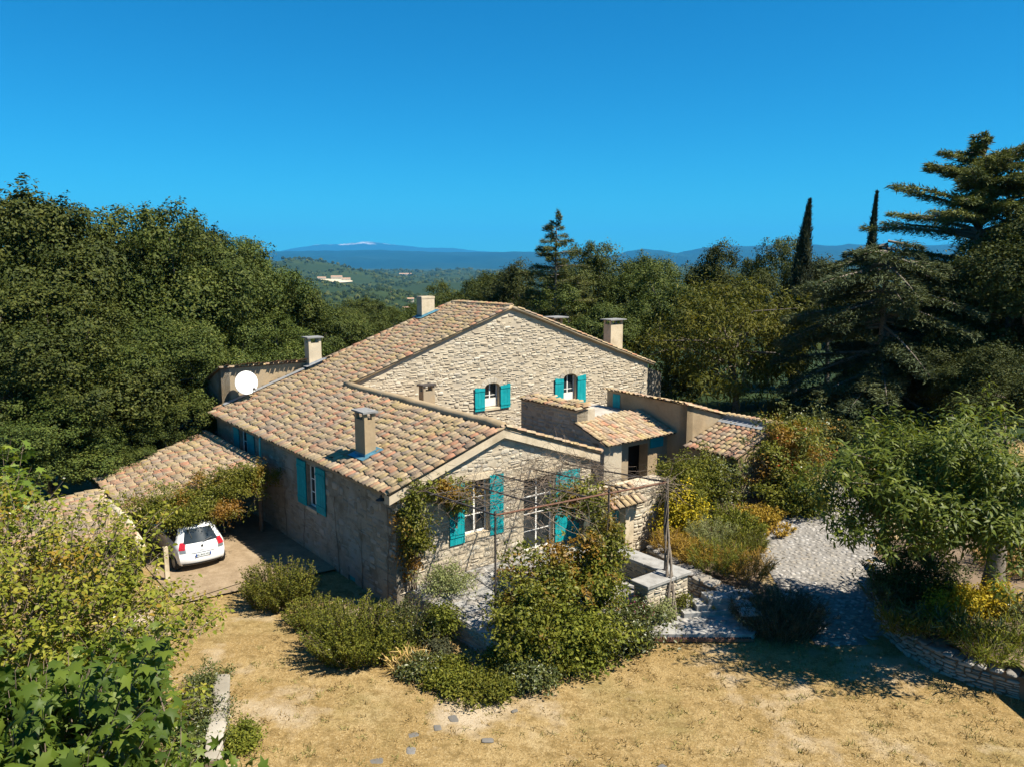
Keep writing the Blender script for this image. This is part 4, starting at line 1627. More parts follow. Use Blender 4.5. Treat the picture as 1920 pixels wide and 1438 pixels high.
# ================================================================== PERGOLA
perg = empty('pergola', (*W(3.4, -4.8)[:2], 0), PHI, 'rusty iron pergola frame with bare vines above the front terrace', 'pergola')
l3 = lambda u, v, z: (u - 3.4, v + 4.8, z)
BAR = [(.45, .0, 3.1, -4.45), (1.95, .0, 3.1, -4.6), (3.45, .0, 3.05, -4.75), (4.95, .0, 3.0, -4.92), (6.42, .0, 2.95, -5.1)]
for u, va, za, vb in BAR:
    b = MB()
    b.tube([l3(u + .35, va, za), l3(u, vb, 3.46)], .026, 6)
    b.build('cross_bar', MAT['iron'], perg)
b = MB()
b.tube([l3(.45, -4.45, 3.46), l3(6.42, -5.1, 3.46)], .03, 6)
b.build('front_bar', MAT['rust'], perg)
b = MB()
b.tube([l3(.5, -2.3, 3.29), l3(6.5, -2.6, 3.25)], .012, 5)
b.tube([l3(.55, -1.1, 3.2), l3(6.6, -1.3, 3.12)], .012, 5)
b.tube([l3(.5, -3.4, 3.38), l3(6.5, -3.8, 3.36)], .012, 5)
b.build('wires', MAT['iron'], perg)
for u, v, z0 in ((.45, -4.45, 0.0), (4.2, -4.86, 0.0), (6.42, -5.1, .70)):
    b = MB()
    b.tube([l3(u, v, z0), l3(u, v, 3.52)], .03, 8)
    b.box(l3(u - .07, v - .07, z0), l3(u + .07, v + .07, z0 + .015))
    b.tube([l3(u, v, 3.50), l3(u, v, 3.58)], [.045, .02], 8)
    b.build('post', MAT['iron'], perg)


def tangle(name, n, region, parent, rad, mat, length, drop=.0, seed=3, steps=7, curl=.5):
    r = np.random.default_rng(seed)
    b = MB()
    for _ in range(n):
        p = np.array(region(r))
        d = r.normal(size=3) * np.array([1, 1, .25])
        d /= np.linalg.norm(d)
        pts = [p]
        Lg = length * r.uniform(.4, 1.3)
        for k in range(steps):
            d = d + r.normal(size=3) * curl * np.array([1, 1, .5]) + np.array([0, 0, -drop])
            d /= np.linalg.norm(d)
            p = p + d * Lg / steps
            pts.append(p)
        b.tube(pts, np.linspace(rad * r.uniform(.6, 1.3), rad * .3, len(pts)), 3, cap=False)
    return b.build(name, mat, parent)


tangle('bare_vine', 330, lambda r: np.array(l3(r.uniform(.9, 6.6), r.uniform(-5.0, -.1), r.uniform(3.1, 3.5))) + np.array([0, 0, 0]), perg, .009, MAT['twig'], 1.9, .03)
tangle('bare_vine', 120, lambda r: np.array(l3(r.uniform(3.5, 7.5), r.uniform(-2.6, .0), r.uniform(2.8, 3.35))), perg, .008, MAT['twig'], 1.6, .06, 5)
tangle('bare_vine', 70, lambda r: np.array(l3(r.uniform(6.1, 6.8), r.uniform(-5.2, -4.6), r.uniform(2.9, 3.6))), perg, .007, MAT['twig'], 1.1, .10, 9)
# twisted vine trunk in front of the right post
vt = empty('vine_trunk', (*W(5.85, -5.95)[:2], -.42), PHI, 'twisted bare vine trunk climbing the right pergola post', 'vine')
for s_ in range(4):
    b = MB()
    pts, rad = [], []
    for k in range(26):
        f_ = k / 25
        base = np.array([0, 0, 0]) * (1 - f_) + np.array([.57, .85, 0]) * min(1, f_ * 1.6)
        a = f_ * 9 + s_ * 1.6
        pts.append((base[0] + .09 * math.cos(a) * (1.3 - f_), base[1] + .09 * math.sin(a) * (1.3 - f_), f_ * 3.95))
        rad.append(.05 * (1 - .55 * f_) * (1 if s_ < 2 else .7))
    b.tube(pts, rad, 6)
    b.build('stem', MAT['bark'], vt, True)

# ================================================================== CARPORT AND SHED
carport = empty('carport', (HO[0], HO[1], 0), PHI, 'open carport with a low mossy tiled roof left of the house', 'carport')
b = MB()
b.add([(-5.4, 9.6, 1.06), (-.7, 9.3, 2.08), (-.45, 17.0, 2.12), (-5.2, 15.4, 1.06)], [(0, 1, 2, 3)])
rc = b.build('roof', MAT['roof_under'], carport)
kc = math.hypot(4.8, 1.03)
put_tiles(tile_frames((-5.4, 9.4, 1.06), (0, 1, 0), (4.8 / kc, 0, 1.03 / kc), 7.4, kc, mask=lambda s, t_: s < 5.9 + t_ * .32), rc, 260, to_world)
ridge_run((-.62, 9.5, 2.18), (-.5, 16.8, 2.2), rc, .1)
ridge_run((-5.4, 9.35, 1.15), (-.7, 9.32, 2.14), rc, .07)
for u, v, zt in ((-5.1, 9.6, 1.1), (-.6, 9.6, 2.0), (-5.1, 12.5, 1.1), (-5.1, 15.2, 1.1)):
    b = MB()
    b.tube([(u, v, -1.2), (u, v, zt)], .09, 8)
    b.build('post', MAT['timber'], carport)
for v in (9.55, 12.5, 15.2):
    b = MB()
    b.tube([(-5.3, v, .98), (-.6, v, 1.98)], .07, 6)
    b.build('rafter', MAT['timber'], carport)
b = MB()
b.box((-5.0, 15.4, -1.2), (-.4, 15.7, 1.1))
b.build('back_wall', MAT['render_side'], carport)
b = MB()
b.box((-5.0, 6.75, -1.0), (-4.86, 6.89, .55))
b.build('gate_post', MAT['render_light'], carport)

# small shed left of the carport, seen through the leaves
shed = empty('shed', (*W(-8.3, 8.6)[:2], -.9), PHI, 'low tiled shed half hidden by the leaves left of the carport', 'shed')
b = MB()
b.box((-3.2, -1.6, 0), (2.2, 4.2, 1.5))
b.build('wall', MAT['render_tan'], shed)
b = MB()
b.add([(-3.6, -2.0, 1.35), (2.5, -2.0, 2.1), (2.5, 4.6, 2.1), (-3.6, 4.6, 1.35)], [(0, 1, 2, 3)])
rs = b.build('roof', MAT['roof_under'], shed)
kk = math.hypot(6.1, .75)
put_tiles(tile_frames((-3.6, -2.0, 1.35), (0, 1, 0), (6.1 / kk, 0, .75 / kk), 6.6, kk), rs, 120, lambda p: W(-8.3 + p[0], 8.6 + p[1], p[2] - .9))
b = MB()
pts = [(2.55, -2.3 + k * .42, 2.12 - .10 * max(0, 4 - k) + rng.uniform(-.02, .02)) for k in range(12)]
b.tube(pts, [.15 * rng.uniform(.9, 1.1) for _ in pts], 8)
b.build('mortar_ridge', MAT['render_light'], shed, True)

# ================================================================== CAR
car = empty('parked_car', W(-3.66, 6.98, -.62), PHI, 'white hatchback parked nose first under the carport', 'car')


def cmap(p, q, r):
    ztop = np.interp(q, [0, .08, .2, .55, .68, .76, .92, 1.0], [1.44, 1.47, 1.49, 1.48, 1.30, 1.02, .88, .66])
    z = .24 + r * (ztop - .24)
    hw = np.interp(z, [.2, .34, .6, .88, .97, 1.40, 1.5], [.74, .815, .855, .845, .80, .60, .50])
    hw = hw * (1 - .10 * max(0, 1 - q / .10) ** 2) * (1 - .14 * max(0, (q - .88) / .12) ** 2)
    rear_y = np.interp(z, [.22, .34, .55, .62, .78, .95, 1.40, 1.5], [.10, .01, .0, .03, .07, .13, .46, .58])
    y = q * 3.95 + (1 - q) ** 6 * (rear_y + .13 * abs(p) ** 2.6) - (q ** 10) * (.10 * abs(p) ** 2)
    x = hw * p
    if r > .97:
        z += .02 * (1 - p * p)
    return (x, y, z)


PS, QS, RS = np.linspace(-1, 1, 15), np.concatenate([[0, .02, .05, .1], np.linspace(.16, 1, 16)]), np.linspace(0, 1, 14)


def patch(name, f, us, vs_, mat, parent, off=(0, 0, 0), smooth=True):
    V = [np.array(f(u, v)) + np.array(off) for v in vs_ for u in us]
    n = len(us)
    Fq = [(j * n + i, j * n + i + 1, (j + 1) * n + i + 1, (j + 1) * n + i) for j in range(len(vs_) - 1) for i in range(n - 1)]
    return obj(name, mesh_np(name, np.array(V), np.array(Fq), None, smooth), mat, parent)


body = MB()
for f, us, vs_ in ((lambda p, r: cmap(p, 0, r), PS, RS), (lambda p, r: cmap(p, 1, r), PS, RS), (lambda p, q: cmap(p, q, 1), PS, QS),
                   (lambda p, q: cmap(p, q, 0), PS, QS), (lambda q, r: cmap(-1, q, r), QS, RS), (lambda q, r: cmap(1, q, r), QS, RS)):
    n = len(us)
    body.add([f(u, v) for v in vs_ for u in us], [(j * n + i, j * n + i + 1, (j + 1) * n + i + 1, (j + 1) * n + i) for j in range(len(vs_) - 1) for i in range(n - 1)])
body.build('body', MAT['car_paint'], car, True)


def rz(z):
    return (z - .24) / (1.44 - .24)


ap = .012
patch('rear_window', lambda p, z: cmap(p * (1 - .06 * (z - .98)), 0, rz(z)), np.linspace(-.82, .82, 13), np.linspace(.99, 1.395, 8), MAT['glass'], car, (0, -.012, .006))
for s_ in (-1, 1):
    tl = patch('tail_light', lambda p, z: cmap(p, 0, rz(z)), np.linspace(.74, .99, 5) * s_, np.linspace(.80, 1.04, 5), MAT['tail_red'], car, (0, -.014, 0))
    patch('reverse_lens', lambda p, z: cmap(p, 0, rz(z)), np.linspace(.74, .97, 5) * s_, np.linspace(.70, .795, 3), MAT['car_rim'], tl, (0, -.014, 0))
    patch('side_window', lambda q, z: cmap(s_, q, (z - .24) / (1.47 - .24)), np.linspace(.09, .30, 6), np.linspace(1.0, 1.36, 5), MAT['glass'], car, (.012 * s_, 0, 0))
    patch('side_window', lambda q, z: cmap(s_, q, (z - .24) / (1.47 - .24)), np.linspace(.315, .56, 6), np.linspace(1.0, 1.36, 5), MAT['glass'], car, (.012 * s_, 0, 0))
    b = MB()
    b.box((s_ * .88 - .09, 2.42, .98), (s_ * .88 + .09, 2.52, 1.12))
    b.build('mirror', MAT['car_paint'], car)
    for yw in (.62, 3.15):
        b = MB()
        b.tube([(s_ * .66, yw, .31), (s_ * .845, yw, .31)], .31, 22)
        wh = b.build('wheel', MAT['car_tyre'], car)
        b = MB()
        b.tube([(s_ * .80, yw, .31), (s_ * .852, yw, .31)], .20, 16)
        b.build('rim', MAT['car_rim'], wh)
patch('bumper_trim', lambda p, z: cmap(p, 0, rz(z)), np.linspace(-.95, .95, 15), np.linspace(.25, .33, 3), MAT['car_trim'], car, (0, -.012, 0))
patch('plate_recess', lambda p, z: cmap(p, 0, rz(z)), np.linspace(-.52, .52, 7), np.linspace(.655, .672, 2), MAT['car_trim'], car, (0, -.012, 0))
for s_ in (-1, 1):
    patch('tailgate_seam', lambda p, z: cmap(p, 0, rz(z)), np.array([.715, .725]) * s_, np.linspace(.705, 1.0, 6), MAT['car_trim'], car, (0, -.010, 0))
patch('spoiler', lambda p, z: cmap(p, 0, rz(z)), np.linspace(-.8, .8, 11), np.linspace(1.405, 1.44, 3), MAT['car_paint'], car, (0, -.05, .012))
patch('tailgate_seam', lambda p, z: cmap(p, 0, rz(z)), np.linspace(-.74, .74, 11), np.linspace(.705, .712, 2), MAT['car_trim'], car, (0, -.010, 0))
b = MB()
b.box((-.26, -.02, .535), (.26, -.008, .645))
plate = b.build('number_plate', MAT['plate_white'], car)
b = MB()
b.box((-.26, -.024, .536), (-.215, -.0205, .644))
b.box((.215, -.024, .536), (.26, -.0205, .644))
b.build('plate_band', MAT['plate_blue'], plate)


def lettering(txt, size, loc, parent, mat, name='lettering'):
    cu = bpy.data.curves.new(name, 'FONT')
    cu.body = txt
    cu.size = size
    cu.align_x = 'CENTER'
    cu.align_y = 'CENTER'
    cu.extrude = .001
    tmp = bpy.data.objects.new(name, cu)
    col.objects.link(tmp)
    bpy.context.view_layer.update()
    me = bpy.data.meshes.new_from_object(tmp.evaluated_get(bpy.context.evaluated_depsgraph_get()))
    bpy.data.objects.remove(tmp)
    bpy.data.curves.remove(cu)
    me.materials.clear()
    o_ = obj(name, me, mat, parent)
    o_.location = loc
    o_.rotation_euler = (math.pi / 2, 0, 0)
    return o_


lettering('AK-843-WQ', .092, (0, -.0235, .59), plate, MAT['ink'])
b = MB()
yy = cmap(0, 0, rz(.86))[1] - .016
b.prism([(0, yy, .80), (.05, yy, .87), (0, yy, .94), (-.05, yy, .87)], (0, .01, 0))
b.build('emblem', MAT['badge'], car)
lettering('CLIO', .075, (-.02, cmap(0, 0, rz(.75))[1] - .014, .755), car, MAT['car_rim'], 'badge_lettering')
b = MB()
b.tube([(.02, .10, 1.02), (.2, .12, 1.06), (.36, .16, 1.10)], .012, 5)
b.build('wiper', MAT['car_trim'], car)

# small things by the wall
gb = W(-1.35, 4.0, -.64)
tub = empty('garden_tub', gb, 0, 'small green plastic watering can by the shaded left wall', 'watering can')
b = MB()
b.tube([(0, 0, 0), (0, 0, .03), (0, 0, .28), (0, 0, .3)], [.12, .13, .11, .09], 14)
b.build('body', MAT['green_plastic'], tub, True)
b = MB()
b.tube([(.1, 0, .08), (.24, 0, .2), (.32, 0, .32)], [.03, .022, .018], 8)
b.tube([(.32, 0, .31), (.34, 0, .35)], [.02, .05], 8)
b.build('spout', MAT['green_plastic'], tub)
b = MB()
b.tube([(-.1, 0, .1), (-.22, 0, .2), (-.18, 0, .36), (0, 0, .4), (.08, 0, .3)], .013, 6)
b.build('handle', MAT['green_plastic'], tub, True)
# kerb between the gravel and the lawn
k0, k1_ = at(352, 1128, LAWN), at(475, 1088, LAWN)
kb = MB()
kb.prism([(k0[0], k0[1], LAWN - .05), (k1_[0], k1_[1], LAWN - .05), (k1_[0], k1_[1], LAWN + .05), (k0[0], k0[1], LAWN + .05)], (0, .08, 0))
tag(kb.build('kerb', MAT['timber']), 'thin dark edging strip between the parking gravel and the dry lawn', 'edging')
t = NT('gravel')
n1 = t.noise(1.8, 7, .75)
n2 = t.noise(34, 4, .7)
c = t.ramp(n1, [(.3, (.19, .135, .08)), (.5, (.27, .20, .125)), (.7, (.36, .275, .18))])
c = t.mix(t.maprange(n2, .4, .7, 0, .5), c, (.12, .085, .055))
MAT['gravel'] = t.finish(c, .95, n2, .6, .02, .1)
gpx = [W(-5.2, 4.6), W(0, 4.2), W(0, 15), W(-5.2, 15)]
b = MB()
b.add([(p[0], p[1], LAWN + .05) for p in gpx], [(0, 1, 2, 3)])
tag(b.build('gravel', MAT['gravel']), kind='structure')
# flat stones lying in the dry grass
for k, (px, py, s_) in enumerate(((850, 1345, .30), (820, 1362, .24), (775, 1375, .26), (915, 1385, .28), (770, 1405, .3), (705, 1425, .35), (965, 1330, .18), (1240, 1436, .24))):
    p = at(px, py, LAWN + .02)
    ob = bpy.data.objects.new('flat_stone', ST_ME['field_obj'][k % 7])
    s_ *= .9
    a = random.uniform(0, 3)
    M_ = Matrix.Translation(Vector(p) - Vector((0, 0, .026))) @ Matrix.Rotation(a, 4, 'Z') @ Matrix(((s_ * 1.1, 0, 0, 0), (0, 0, s_ * .8, 0), (0, -.016, 0, 0), (0, 0, 0, 1)))
    ob.matrix_basis = M_
    link(ob)
    tag(ob, ['grey flat stone in the grass just below the middle of the hedge', 'grey flat stone in the grass left of the largest one', 'pale flat stone with dark tuft beside it in the left lawn',
             'grey flat stone in the grass below the hedge tip', 'long grey flat stone near the bottom edge left of centre', 'large pale flat stone at the bottom edge of the left lawn',
             'small grey flat stone close under the hedge', 'small pale flat stone at the bottom edge right of centre'][k], 'stone', 'flat stones in the lawn')

# ================================================================== PLANTS
LEAF2 = (np.array([(0, 0, 0), (.45, -.27, .06), (1, 0, -.10), (.45, .27, .06)]), np.array([(0, 1, 2), (0, 2, 3)]))
LANCE = (np.array([(0, 0, 0), (.35, -.13, .03), (.7, -.09, -.08), (1, 0, -.26), (.7, .09, -.08), (.35, .13, .03)]), np.array([(0, 1, 5), (1, 2, 4), (1, 4, 5), (2, 3, 4)]))
BLADE = (np.array([(0, -.045, 0), (0, .045, 0), (.55, .035, .10), (.55, -.035, .10), (1, 0, .02)]), np.array([(0, 1, 2), (0, 2, 3), (3, 2, 4)]))
NEEDLE = (np.array([(0, -.13, 0), (0, .13, 0), (1, .0, -.03)]), np.array([(0, 1, 2)]))


def palm_template(lobes=5, deep=.45):
    v = [(.38, 0, .03)]
    ang0 = math.pi * .82
    k = lobes * 2 + 1
    for i in range(k):
        a = -ang0 + 2 * ang0 * i / (k - 1)
        r = .62 if i % 2 else deep * .62
        if i % 2 and abs(a) < .3:
            r = .66
        v.append((.38 + r * math.cos(a), r * math.sin(a), -.10 * (i % 2)))
    v.append((0, 0, 0))
    n = len(v)
    f = [(0, i, i + 1) for i in range(1, n - 2)] + [(0, n - 2, n - 1), (0, n - 1, 1)]
    return np.array(v), np.array(f)


OVATE = (np.array([(0, 0, 0), (.28, -.30, .05), (.68, -.24, .0), (1, 0, -.14), (.68, .24, .0), (.28, .30, .05)]), np.array([(0, 1, 3), (1, 2, 3), (0, 3, 5), (3, 4, 5)]))
PALM = palm_template()
PALM7 = palm_template(5, .48)
PALM7[0][1:-1, 2] -= .16 * np.abs(PALM7[0][1:-1, 1]) + .14 * np.maximum(PALM7[0][1:-1, 0] - .4, 0)


def unit(a):
    return a / np.maximum(np.linalg.norm(a, axis=-1, keepdims=True), 1e-9)


def leaf_mesh(name, P, size, tmpl, N, T, rnd_):
    n = len(P)
    Tv, Tf = tmpl
    N = unit(N)
    T = T - (T * N).sum(-1, keepdims=True) * N
    T = unit(T)
    B_ = np.cross(N, T)
    Rm = np.stack([T, B_, N], -1)
    V = P[:, None] + np.einsum('nij,kj->nki', Rm, Tv) * np.asarray(size).reshape(-1, 1, 1)
    Fa = (Tf[None] + (np.arange(n) * len(Tv))[:, None, None]).reshape(-1, 3)
    return mesh_np(name, V, Fa, np.repeat(rnd_, len(Tf)))


def clumps(r, center, radii, nclump, per, cr, shell=.55, zmin=-.8, lobes=.28, flat=0.0):
    """points grouped in clumps through an uneven ellipsoid; returns points, outward dirs"""
    ph = r.uniform(0, 6.28, (6, 3))
    kk = r.integers(2, 5, (6, 3))
    d = unit(r.normal(size=(nclump * 3, 3)))
    d = d[d[:, 2] > zmin][:nclump]
    f = np.ones(len(d))
    th = np.arctan2(d[:, 1], d[:, 0])
    for i in range(6):
        f += lobes / 2.5 * np.sin(kk[i, 0] * th + ph[i, 0]) * np.sin(kk[i, 1] * 1.3 * d[:, 2] * 2 + ph[i, 1])
    rad = (shell + (1 - shell) * r.random(len(d)) ** .5) * f
    C = d * rad[:, None] * np.array(radii)
    sc = r.uniform(.5, 1.6, len(C))
    k = len(C)
    per_i = np.full(k, per)
    idx = np.repeat(np.arange(k), per_i)
    off = r.normal(size=(len(idx), 3))
    off *= np.minimum(1, 1.7 / np.maximum(np.linalg.norm(off, axis=1, keepdims=True), 1e-6))
    off = off * np.array([1, 1, .75]) * (cr * sc[idx])[:, None]
    P = C[idx] + off + np.array(center)
    out = unit(d[idx] + .8 * unit(off))
    cl = r.random(k)[idx]
    return P, out, cl, C + np.array(center)


def foliage(name, parent, mat, r, P, out, cl, size, tmpl=LEAF2, up=.7, outw=.5, spread=.7, droop=0.0, sj=.35):
    n = len(P)
    N = r.normal(size=(n, 3)) * spread + np.array([0, 0, up]) + out * outw
    T = r.normal(size=(n, 3)) + out * .5 + np.array([0, 0, -droop])
    rv = np.clip(.55 * r.random(n) + .45 * cl, 0, 1)
    return obj(name, leaf_mesh(name, P, size * r.uniform(1 - sj, 1 + sj, n), tmpl, N, T, rv), mat, parent)


def limbs(parent, r, base, top, rad, targets, mat, name='trunk', lean=(0, 0)):
    base, top = np.array(base, float), np.array(top, float)
    b = MB()
    pts = []
    for k in range(7):
        f_ = k / 6
        pts.append(base + (top - base) * f_ + np.array([math.sin(f_ * 4 + 1) * rad * .8, math.sin(f_ * 3) * rad * .8, 0]))
    b.tube(pts, [rad * (1.25 if k == 0 else 1 - .55 * k / 6) for k in range(7)], 9)
    for tg in targets:
        s_ = pts[int(r.integers(2, 7))]
        m_ = (np.array(s_) + np.array(tg)) / 2 + r.normal(size=3) * .12 * np.linalg.norm(np.array(tg) - s_)
        b.tube([s_, m_, tg], [rad * .38, rad * .22, rad * .06], 5, cap=False)
    return b.build(name, mat, parent, True)


def copy_tree(o, parent=None):
    c = o.copy()
    col.objects.link(c)
    c.parent = parent
    for ch in list(o.children):
        copy_tree(ch, c)
    return c


# ------------------------------------------------------------------ prototypes (12 m high oaks)
def make_oak(seed, mat='leaf_oak', radii=(4.4, 4.4, 4.9), nlobe=20, ncl=40, per=74, leaf=.165, cr=.30, name='oak_tree'):
    """crown of rounded boughs, each covered with leaf clumps, with sprigs on top"""
    r = np.random.default_rng(seed)
    root = empty(name)
    d = unit(r.normal(size=(nlobe * 3, 3)))
    d = d[d[:, 2] > -.65][:nlobe]
    LC = d * np.array(radii) * r.uniform(.55, .92, (len(d), 1)) + np.array([0, 0, 6.7])
    LR = r.uniform(1.0, 2.0, len(d))
    Ps, outs, cls, tips = [], [], [], []
    for k in range(len(d)):
        P, out, cl, C = clumps(r, LC[k], (LR[k], LR[k], LR[k] * .85), ncl, per, cr * (.6 + .25 * LR[k]), .74, -.45, .3)
        Ps.append(P)
        outs.append(out)
        cls.append(.5 * cl + .5 * r.random())
        tips.append(C)
    tips = np.concatenate(tips)
    top = tips[np.argsort(-tips[:, 2] - .35 * np.hypot(tips[:, 0], tips[:, 1]) * 0)][:260]
    for t_ in top[r.integers(0, 260, 60)]:                      # sprigs
        L_ = r.uniform(.35, .8)
        dr = unit(np.array([r.normal() * .35, r.normal() * .35, 1.0]))
        m = 34
        tt = r.random(m)[:, None]
        Ps.append(t_ + dr * L_ * tt + r.normal(size=(m, 3)) * .13 * (1.15 - tt))
        outs.append(np.tile(dr, (m, 1)))
        cls.append(np.full(m, r.random()))
    P, out, cl = np.concatenate(Ps), np.concatenate(outs), np.concatenate(cls)
    keep = P[:, 2] > 1.0
    foliage('crown', root, MAT[mat], r, P[keep], out[keep], cl[keep], leaf, LEAF2, .35, 1.0, .55)
    limbs(root, r, (0, 0, -.4), (r.uniform(-.5, .5), r.uniform(-.5, .5), 6.5), .26, LC, MAT['bark'])
    return root


oaks = [make_oak(s) for s in (1, 2, 3)]
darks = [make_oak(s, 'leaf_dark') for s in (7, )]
PROTO_USED = set()


def plant_tree(proto, px, py, Y, wide, label, cat, group, height=12.0, rot=None):
    tp = at(px, py, Y=Y)
    gx, gy = tp[0], tp[1]
    g0 = float(gfar(np.array([gx]), np.array([gy]))[0]) + .03
    k = (tp[2] - g0) / height
    if id(proto) in PROTO_USED:
        t_ = copy_tree(proto)
    else:
        t_ = proto
        PROTO_USED.add(id(proto))
    t_.location = (gx, gy, g0)
    t_.scale = (k * wide, k * wide, k)
    t_.rotation_euler = (0, 0, random.uniform(0, 6.28) if rot is None else rot)
    tag(t_, label, cat, group)
    return t_


G_L, G_R, G_B = 'oaks of the wood on the left', 'trees behind the right of the house', 'trees behind the house roof'
LEFT = [(-25, 385, 43, 1.1, 'tall oak at the left picture edge, its crown cut by the frame'),
        (88, 366, 42, 1.0, 'tallest oak of the left wood, its spiky top above the others'),
        (190, 402, 46, 1.05, 'oak between the two highest tops of the left wood'),
        (292, 396, 45, 1.0, 'second tallest oak top of the left wood, right of the tallest'),
        (366, 420, 50, .9, 'oak with a narrow pointed tip on the sloping outline of the left wood'),
        (428, 455, 54, 1.0, 'oak half way down the sloping outline of the left wood'),
        (498, 470, 62, .8, 'small oak tip standing against the blue hills at the end of the left wood'),
        (545, 535, 58, 1.1, 'oak at the lower right end of the left wood'),
        (20, 540, 36, 1.25, 'oak with its crown reaching low at the left picture edge'),
        (150, 570, 36, 1.2, 'broad oak in the front row of the left wood, second from the left edge'),
        (280, 600, 38, 1.2, 'broad oak in the front row of the left wood above the carport'),
        (395, 570, 45, 1.15, 'oak in the front row of the left wood left of the satellite dish'),
        (500, 590, 52, 1.2, 'oak standing directly behind the capped rear chimney'),
        (330, 740, 37, 1.5, 'low bushy oak between the carport and the shaded rear wall'),
        (90, 740, 33.5, 1.5, 'low bushy oak above the hidden shed roof'),
        (210, 780, 34.5, 1.4, 'low bushy oak just above the upper edge of the carport roof')]
for i, (px, py, Y, wd, lb) in enumerate(LEFT):
    plant_tree(oaks[i % 3], px, py, Y, wd, lb, 'oak tree', G_L)
BACK = [(605, 566, 66, 1.3, 'oak left of the plain chimney, its crown level with the far valley'),
        (668, 580, 70, 1.3, 'round oak behind the middle of the left roof slope'),
        (735, 585, 74, 1.3, 'oak just left of the plain tall chimney'),
        (700, 560, 100, 1.3, 'farther oak peeping between the crowns left of the plain chimney'),
        (800, 575, 80, 1.2, 'oak directly behind the plain tall chimney'),
        (850, 532, 92, 1.2, 'oak right of the plain chimney, behind the ridge'),
        (905, 520, 84, 1.2, 'oak behind the main ridge, left of the thin pointed cedar'),
        (955, 516, 76, 1.1, 'oak close to the left foot of the thin pointed cedar')]
for i, (px, py, Y, wd, lb) in enumerate(BACK):
    plant_tree(oaks[(i + 1) % 3], px, py, Y, wd, lb, 'oak tree', G_B)
RIGHT = [(995, 484, 70, .9, 'dark tree touching the left side of the thin pointed cedar'),
         (1112, 462, 66, .9, 'oak with a spiky top right of the thin pointed cedar'),
         (1198, 482, 66, .9, 'oak below the low blue hill right of the thin cedar'),
         (1262, 498, 58, 1.1, 'oak left of the broad yellow green walnut tree'),
         (1378, 447, 64, .85, 'oak with a rounded top rising above the walnut tree'),
         (1455, 453, 66, .8, 'small oak top just left of the near cypress'),
         (1150, 570, 56, 1.2, 'dark oak behind the capped right chimney'),
         (1075, 540, 58, 1.1, 'dark oak behind the right rake of the big gable'),
         (1560, 478, 60, 1.0, 'oak just right of the near cypress')]
for i, (px, py, Y, wd, lb) in enumerate(RIGHT):
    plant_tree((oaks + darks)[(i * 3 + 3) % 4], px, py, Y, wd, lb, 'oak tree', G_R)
DARK = [(1905, 385, 43, 1.15, 'dark evergreen at the right picture edge beside the great cedar'),
        (1800, 600, 40, 1.35, 'dark evergreen in front of the great cedar'),
        (1740, 650, 44, 1.2, 'dark tree in deep shade behind the right garden'),
        (1900, 640, 36, 1.4, 'dark tree in shade at the right edge above the garden tree'),
        (1590, 700, 44, 1.2, 'dark tree in shade right of the walnut tree'),
        (1480, 740, 43, 1.3, 'dark low tree in shade behind the annex end roof')]
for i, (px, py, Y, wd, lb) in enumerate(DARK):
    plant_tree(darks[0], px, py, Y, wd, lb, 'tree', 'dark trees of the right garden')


def lone_tree(name, label, cat, px, py, Y, H, radii, cz, mat, nclump, per, leaf, cr, tmpl=LEAF2, seed=5, droop=.0, bark='bark', trunk=.25, up=.7, group=None, zmin=-.75, shell=.45):
    r = np.random.default_rng(seed)
    tp = at(px, py, Y=Y)
    g0 = float(gfar(np.array([tp[0]]), np.array([tp[1]]))[0])
    root = empty(name, (tp[0], tp[1], g0), 0, label, cat, group)
    h = tp[2] - g0
    P, out, cl, C = clumps(r, (0, 0, h - radii[2] * cz), radii, nclump, per, cr, shell, zmin, .3)
    keep = P[:, 2] > .3
    foliage('crown', root, MAT[mat], r, P[keep], out[keep], cl[keep], leaf, tmpl, up, droop=droop)
    limbs(root, r, (0, 0, -.4), (0, 0, h * .6), trunk, C[r.integers(0, len(C), 26)], MAT[bark])
    return root


lone_tree('walnut_tree', 'broad yellow green walnut tree right of the big gable', 'tree', 1385, 535, 49, 9, (5.0, 4.4, 3.8), 1.0, 'leaf_walnut', 330, 62, .30, .5, LANCE, 21, .9)
lone_tree('laurel_bush', 'small light green tree right of the end of the big gable', 'tree', 1262, 680, 52, 3, (1.6, 1.6, 1.9), 1.0, 'leaf_walnut', 70, 60, .22, .35, LEAF2, 22, 0, trunk=.08)
lone_tree('garden_shrub', 'rounded light green shrub behind the right garden, left one', 'shrub', 1645, 695, 42, 3, (1.5, 1.4, 1.7), 1.0, 'leaf_bush', 120, 90, .13, .3, LEAF2, 23, 0, trunk=.06)
lone_tree('garden_shrub', 'rounded light green shrub behind the right garden, right one', 'shrub', 1715, 705, 42, 3, (1.5, 1.4, 1.6), 1.0, 'leaf_bush', 120, 90, .13, .3, LEAF2, 24, 0, trunk=.06)


